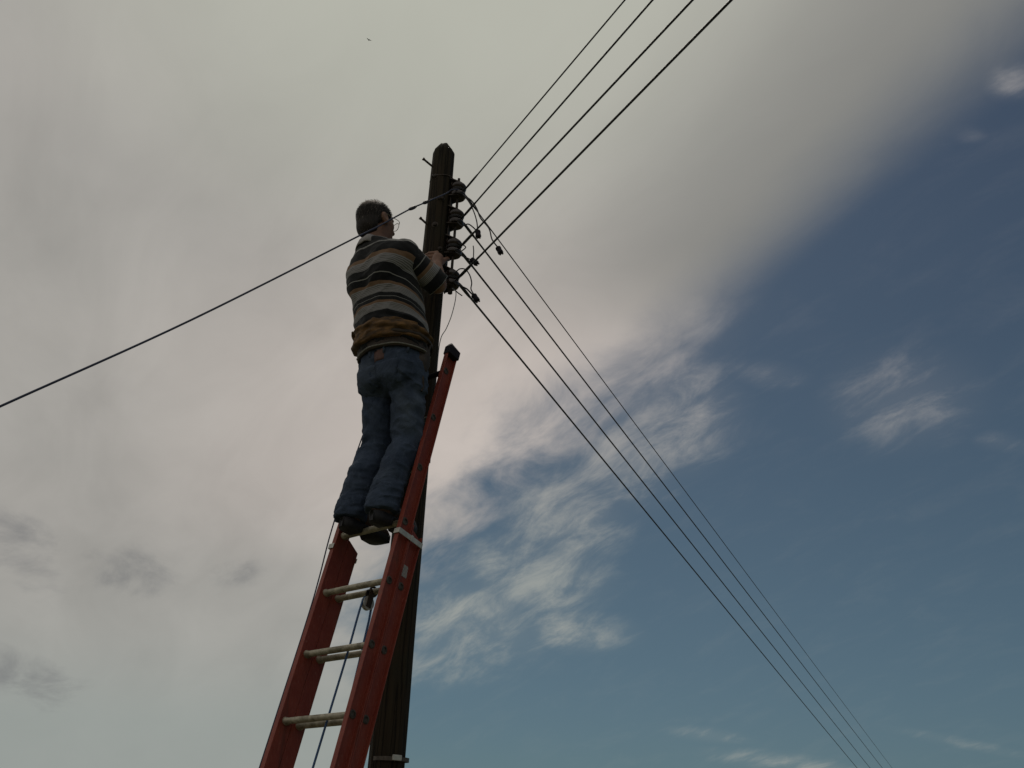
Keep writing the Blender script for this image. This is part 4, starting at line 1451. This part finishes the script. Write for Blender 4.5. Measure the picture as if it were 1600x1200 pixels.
    wear = 0.95 * np.exp(-((V[:, 0] + 0.07) / 0.08) ** 2 - ((V[:, 2] - 0.74) / 0.05) ** 2) * (V[:, 1] < -0.03) + 0.8 * np.exp(-((V[:, 2] - 0.55) / 0.14) ** 2) * np.clip((V[:, 0] - 0.10) / 0.05, 0, 1) + 0.35 * np.exp(-((V[:, 2] - 0.2) / 0.05) ** 2)
    wear *= 0.55 + 0.6 * vnoise(V[:, 0], V[:, 1], V[:, 2], (22, 22, 22), 4.0)
    attr(jeans, 'wear', np.clip(wear, 0, 1))
    bvh = BVHTree.FromPolygons([tuple(v) for v in V], [tuple(q) for q in Q])

    def patch(name, az, z0, z1, w, thick, mat, parent, taper=0.0, cx=0.024, cy=-0.025, seg=10):
        """piece of cloth lying on the jeans: rays shot inwards along one bearing"""
        d = Vector((math.cos(az), math.sin(az), 0)); s = Vector((-d.y, d.x, 0))
        outer, inner = [], []
        for i in range(seg + 1):
            v = i / seg
            z = z0 + (z1 - z0) * v
            for j in range(seg + 1):
                u = j / seg * 2 - 1
                ww = w * (1 - taper * (1 - v) * (1.0 if abs(u) > 0.5 else 1.0))
                zz = z - taper * 0.03 * (1 - abs(u)) * (1 - v)
                o = Vector((cx, cy, zz)) + s * (u * ww) + d * 0.5
                hit, nrm, _, _ = bvh.ray_cast(o, -d)
                if hit is None: hit = o - d * 0.35
                edge = 0.3 if (i in (0, seg) or j in (0, seg)) else 1.0
                outer.append(hit + d * thick * edge); inner.append(hit - d * 0.004)
        m = seg + 1
        vs = outer + inner; K = len(outer)
        fs = []
        for i in range(seg):
            for j in range(seg):
                a = i * m + j
                fs.append((a, a + 1, a + m + 1, a + m))
        ring = [j for j in range(m)] + [i * m + seg for i in range(1, m)] + [seg * m + j for j in range(seg - 1, -1, -1)] + [i * m for i in range(seg - 1, 0, -1)]
        for q in range(len(ring)):
            a, b = ring[q], ring[(q + 1) % len(ring)]
            fs.append((b, a, a + K, b + K))
        o = link_mesh(name, vs, fs, mat, parent)
        return o

    pk1 = patch('back_pocket', R(-118), 0.635, 0.755, 0.060, 0.0035, M['denim'], jeans, 0.12)
    pk2 = patch('back_pocket', R(-52), 0.635, 0.755, 0.060, 0.0035, M['denim'], jeans, 0.12)
    for pk in (pk1, pk2): attr(pk, 'wear', [0.35 if pk is pk1 else 0.12] * len(pk.data.vertices))
    lp = patch('leather_patch', R(-72), 0.768, 0.820, 0.030, 0.004, M['patch'], jeans, 0.0, seg=6)
    for az in (-150, -98, -60, -20):
        o = patch('belt_loop', R(az), 0.795, 0.860, 0.006, 0.008, M['denim'], jeans, 0.0, seg=4)
        attr(o, 'wear', [0.3] * len(o.data.vertices))

    def ring_band(name, z, h, off, thick, mat, parent, wob=0.0, seg=64, ph=0.0, tilt=0.0):
        st = jr
        vs, fs = [], []
        for j in range(seg):
            a = 2 * math.pi * j / seg
            for (dz, dr) in [(-h / 2, 0), (-h / 2, thick), (h / 2, thick), (h / 2, 0)]:
                zz = z + dz + wob * math.sin(3 * a + ph) + wob * 0.6 * math.sin(7 * a + 2 * ph) + tilt * math.sin(a)
                cx, cy, ra, rb = [float(np.interp(zz, st[:, 0], st[:, i])) for i in (1, 2, 3, 4)]
                c, s = math.cos(a), math.sin(a)
                q = (abs(c / (ra + off + dr)) ** 2.3 + abs(s / (rb + off + dr)) ** 2.3) ** (-1 / 2.3)
                vs.append((cx + q * c, cy + q * s, zz))
        for j in range(seg):
            j2 = (j + 1) % seg
            for i in range(4):
                i2 = (i + 1) % 4
                fs.append((j * 4 + i, j2 * 4 + i, j2 * 4 + i2, j * 4 + i2))
        return link_mesh(name, vs, fs, mat, parent)
    ring_band('waistband', 0.844, 0.042, 0.003, 0.009, M['darkleather'], jeans, 0.002)
    ring_band('waistband_edge', 0.834, 0.006, 0.010, 0.005, M['thread'], jeans, 0.003, ph=0.4)

    # ---------------------------------------------------------------- bunched tan work belt and its tools
    g = Grid((-0.27, -0.30, 0.81), (0.28, 0.19, 1.0), 0.0044)
    br = torso.copy(); br[:, 3] += 0.014; br[:, 4] += 0.014
    lo, hi, fn = loft(br, 0.0, 0.80, 1.2)
    X, Y, Z = g.ax[0][:, None, None], g.ax[1][None, :, None], g.ax[2][None, None, :]
    d = fn(X, Y, Z)
    back = np.clip((-(Y) - 0.02) / 0.12, 0, 1)
    zc = 0.905 + 0.006 * back
    hh = 0.026 + 0.016 * back
    g.F = (np.maximum(np.abs(d - 0.008) - (0.007 + 0.007 * back), np.abs(Z - zc) - hh)).astype(np.float32)
    g.displace(lambda x, y, z: 0.011 * vnoise(x, y, z + 0.15 * x, (6, 6, 62), 2.5) + 0.007 * vnoise(x, y, z - 0.2 * x, (14, 14, 85), 6.5) + 0.003 * vnoise(x, y, z, (40, 40, 40), 9.0), 0.03)
    V, Q = g.mesh()
    belt, V = np_mesh('work_belt', V, Q, M['belt'], root, 1)
    ring_band('belt_strap', 0.893, 0.016, 0.020, 0.008, M['darkleather'], belt, 0.004, ph=1.1)
    # tool pouch on the right hip
    g = Grid((0.13, -0.19, 0.62), (0.30, 0.12, 0.96), 0.0044)
    g.union(ellip((0.190, 0.012, 0.82), (0.024, 0.045, 0.070)), 0)
    g.union(ellip((0.192, 0.010, 0.775), (0.022, 0.036, 0.055)), 0.02)
    g.cut(ellip((0.194, 0.008, 0.898), (0.014, 0.034, 0.04)), 0.004)
    g.displace(lambda x, y, z: 0.005 * vnoise(x, y, z, (26, 26, 26), 2.5), 0.03)
    V, Q = g.mesh()
    pouch, _ = np_mesh('tool_pouch', V, Q, M['darkleather'], belt, 1)
    for (p, q, r0, r1, mt) in [((0.196, -0.012, 0.81), (0.208, -0.020, 0.905), 0.009, 0.010, 'patch'), ((0.196, 0.010, 0.81), (0.210, 0.010, 0.915), 0.008, 0.009, 'darkleather'), ((0.198, 0.030, 0.81), (0.210, 0.040, 0.895), 0.007, 0.008, 'steel')]:
        mb = MB(); p, q = Vector(p), Vector(q)
        mb.tube([p, p.lerp(q, 0.5), p.lerp(q, 0.92), q], [r0, r1, r1, r1 * 0.55], 8)
        mb.build('tool_handle', M[mt], belt)
    mb = MB()
    mb.tube(bezier_path([(0.206, 0.0, 0.77), (0.212, 0.006, 0.70), (0.208, 0.018, 0.66), (0.205, 0.012, 0.63)], 5), 0.005, 6)
    mb.build('hanging_strap', M['darkleather'], belt)
    mb = MB()
    mb.lathe((0.210, -0.006, 0.79), (1, -0.6, 0), [(0, 0.010), (0.003, 0.010), (0.004, 0.006)], 10)
    mb.build('snap', M['steel'], belt)

    # ---------------------------------------------------------------- shoes
    def shoe(ax_, ay, rz, z0, toe_drop):
        e = bpy.data.objects.new('shoe', None); COL.objects.link(e); e.parent = root
        e.empty_display_size = 0.03
        e.location = (ax_, ay, z0); e.rotation_euler = (toe_drop, 0, rz)
        # outline of the sole, heel at y=-0.12, toe at y=+0.17
        def wid(y):
            t = (y + 0.125) / 0.30
            t = min(max(t, 0), 1)
            w = np.interp(t, [0, 0.04, 0.12, 0.25, 0.42, 0.62, 0.78, 0.9, 0.97, 1.0], [0.006, 0.020, 0.031, 0.034, 0.033, 0.043, 0.046, 0.038, 0.022, 0.004])
            c = np.interp(t, [0, 0.4, 0.7, 1.0], [0.0, 0.0, 0.004 , 0.0])
            return float(w), float(c)
        ys = np.concatenate([np.linspace(-0.125, -0.09, 6), np.array([-0.08, -0.06, -0.04, -0.027, -0.0265, -0.0195, -0.019, 0.0, 0.015, 0.03, 0.04, 0.052, 0.07, 0.09, 0.11, 0.125]), np.linspace(0.135, 0.175, 8)])
        vs, fs = [], []
        for y in ys:
            w, c = wid(y)
            arch = float(np.interp(y, [-0.026, -0.020, 0.030, 0.052], [0.0, 0.031, 0.028, 0.010]))
            spring = 0.020 * max(0, (y - 0.10) / 0.075) ** 2
            zb, zt = arch + spring, 0.046 + spring * 0.9
            for (k, z) in [(-1, zb), (-1.04, (zb + zt) / 2), (-1, zt), (1, zt), (1.04, (zb + zt) / 2), (1, zb)]:
                vs.append((c + k * (w + 0.003), y, z))
        m = len(ys)
        for i in range(m - 1):
            for j in range(6):
                j2 = (j + 1) % 6
                fs.append((i * 6 + j, i * 6 + j2, (i + 1) * 6 + j2, (i + 1) * 6 + j))
        fs.append(tuple(range(6))); fs.append(tuple(reversed(range((m - 1) * 6, m * 6))))
        link_mesh('sole', vs, fs, M['sole'], e)
        g = Grid((-0.08, -0.16, 0.0), (0.08, 0.20, 0.17), 0.0042)
        g.union(ellip((0, -0.072, 0.068), (0.034, 0.040, 0.042)), 0)
        g.union(cone((0, -0.062, 0.07), (0, -0.052, 0.125), 0.036, 0.036), 0.02)
        g.union(cone((0, -0.04, 0.085), (0.003, 0.09, 0.058), 0.040, 0.034), 0.03)
        g.union(ellip((0.004, 0.10, 0.052), (0.046, 0.070, 0.034)), 0.03)
        g.cut(half((0, 0, 0.043), (0, 0, -1), (-0.2, -0.2, -0.1), (0.2, 0.25, 0.1)), 0.0)
        g.displace(lambda x, y, z: 0.003 * vnoise(x, y, z, (30, 30, 30), 1.5), 0.02)
        V, Q = g.mesh()
        np_mesh('upper', V, Q, M['shoe'], e, 1)
        mb = MB()
        mb.tube([(0.0375 * math.cos(a), -0.052 + 0.0385 * math.sin(a), 0.122 + 0.006 * math.sin(a)) for a in np.linspace(0, 2 * math.pi, 24)], 0.005, 6, False)
        mb.build('padded_rim', M['shoe'], e)
        for i in range(4):
            mb = MB()
            y = 0.0 + 0.022 * i; z = 0.112 - 0.0085 * i
            mb.tube(bezier_path([(-0.022, y - 0.008, z - 0.012), (0.0, y, z), (0.024, y + 0.006, z - 0.012)], 4), 0.0028, 5)
            mb.build('lace', M['thread'], e)
    shoe(-0.086, 0.004, R(2), -0.0165, R(-4))
    shoe(0.100, -0.004, R(7), -0.0175, R(1))


STRIPE_Z = [0.80, 0.9498, 1.0034, 1.0409, 1.0533, 1.093, 1.132, 1.1455, 1.1769, 1.2204, 1.2669, 1.291, 1.3634, 1.418, 1.5]
STRIPE_V = [3.02, 3.26, 3.0, 2.71, 2.6, 2.0, 1.71, 1.6, 1.31, 1.0, 0.71, 0.6, 0.31, 0.05, -0.3]
SL_D = [-0.06, 0.0, 0.022, 0.0716, 0.1064, 0.125, 0.165, 0.218, 0.24, 0.30]
SL_V = [0.74, 0.80, 1.0, 1.31, 1.60, 1.71, 2.0, 2.31, 2.42, 2.55]
build_person()

# ------------------------------------------------------------------ distant bird
bird = empty('bird', (-18.3, 80.3, 88.9), 0.6)
tag(bird, 'tiny dark bird far up in the pale cloud', 'bird')
mb = MB()
mb.lathe((0, -0.16, 0), (0, 1, 0), [(0, 0.004), (0.08, 0.028), (0.16, 0.045), (0.24, 0.034), (0.28, 0.026), (0.31, 0.006)], 8)
mb.build('body', M['feather'], bird)
for s in (-1, 1):
    mb = MB()
    vs = [(0.02 * s, -0.05, 0.02), (0.02 * s, 0.06, 0.02), (0.17 * s, -0.02, 0.09), (0.17 * s, 0.08, 0.09), (0.34 * s, -0.06, 0.06), (0.02 * s, -0.05, 0.012), (0.02 * s, 0.06, 0.012), (0.17 * s, -0.02, 0.082), (0.17 * s, 0.08, 0.082), (0.34 * s, -0.06, 0.055)]
    mb.add(vs, [(0, 1, 3, 2), (2, 3, 4), (6, 5, 7, 8), (8, 7, 9), (0, 2, 7, 5), (2, 4, 9, 7), (3, 1, 6, 8), (4, 3, 8, 9)])
    mb.build('wing', M['feather'], bird)
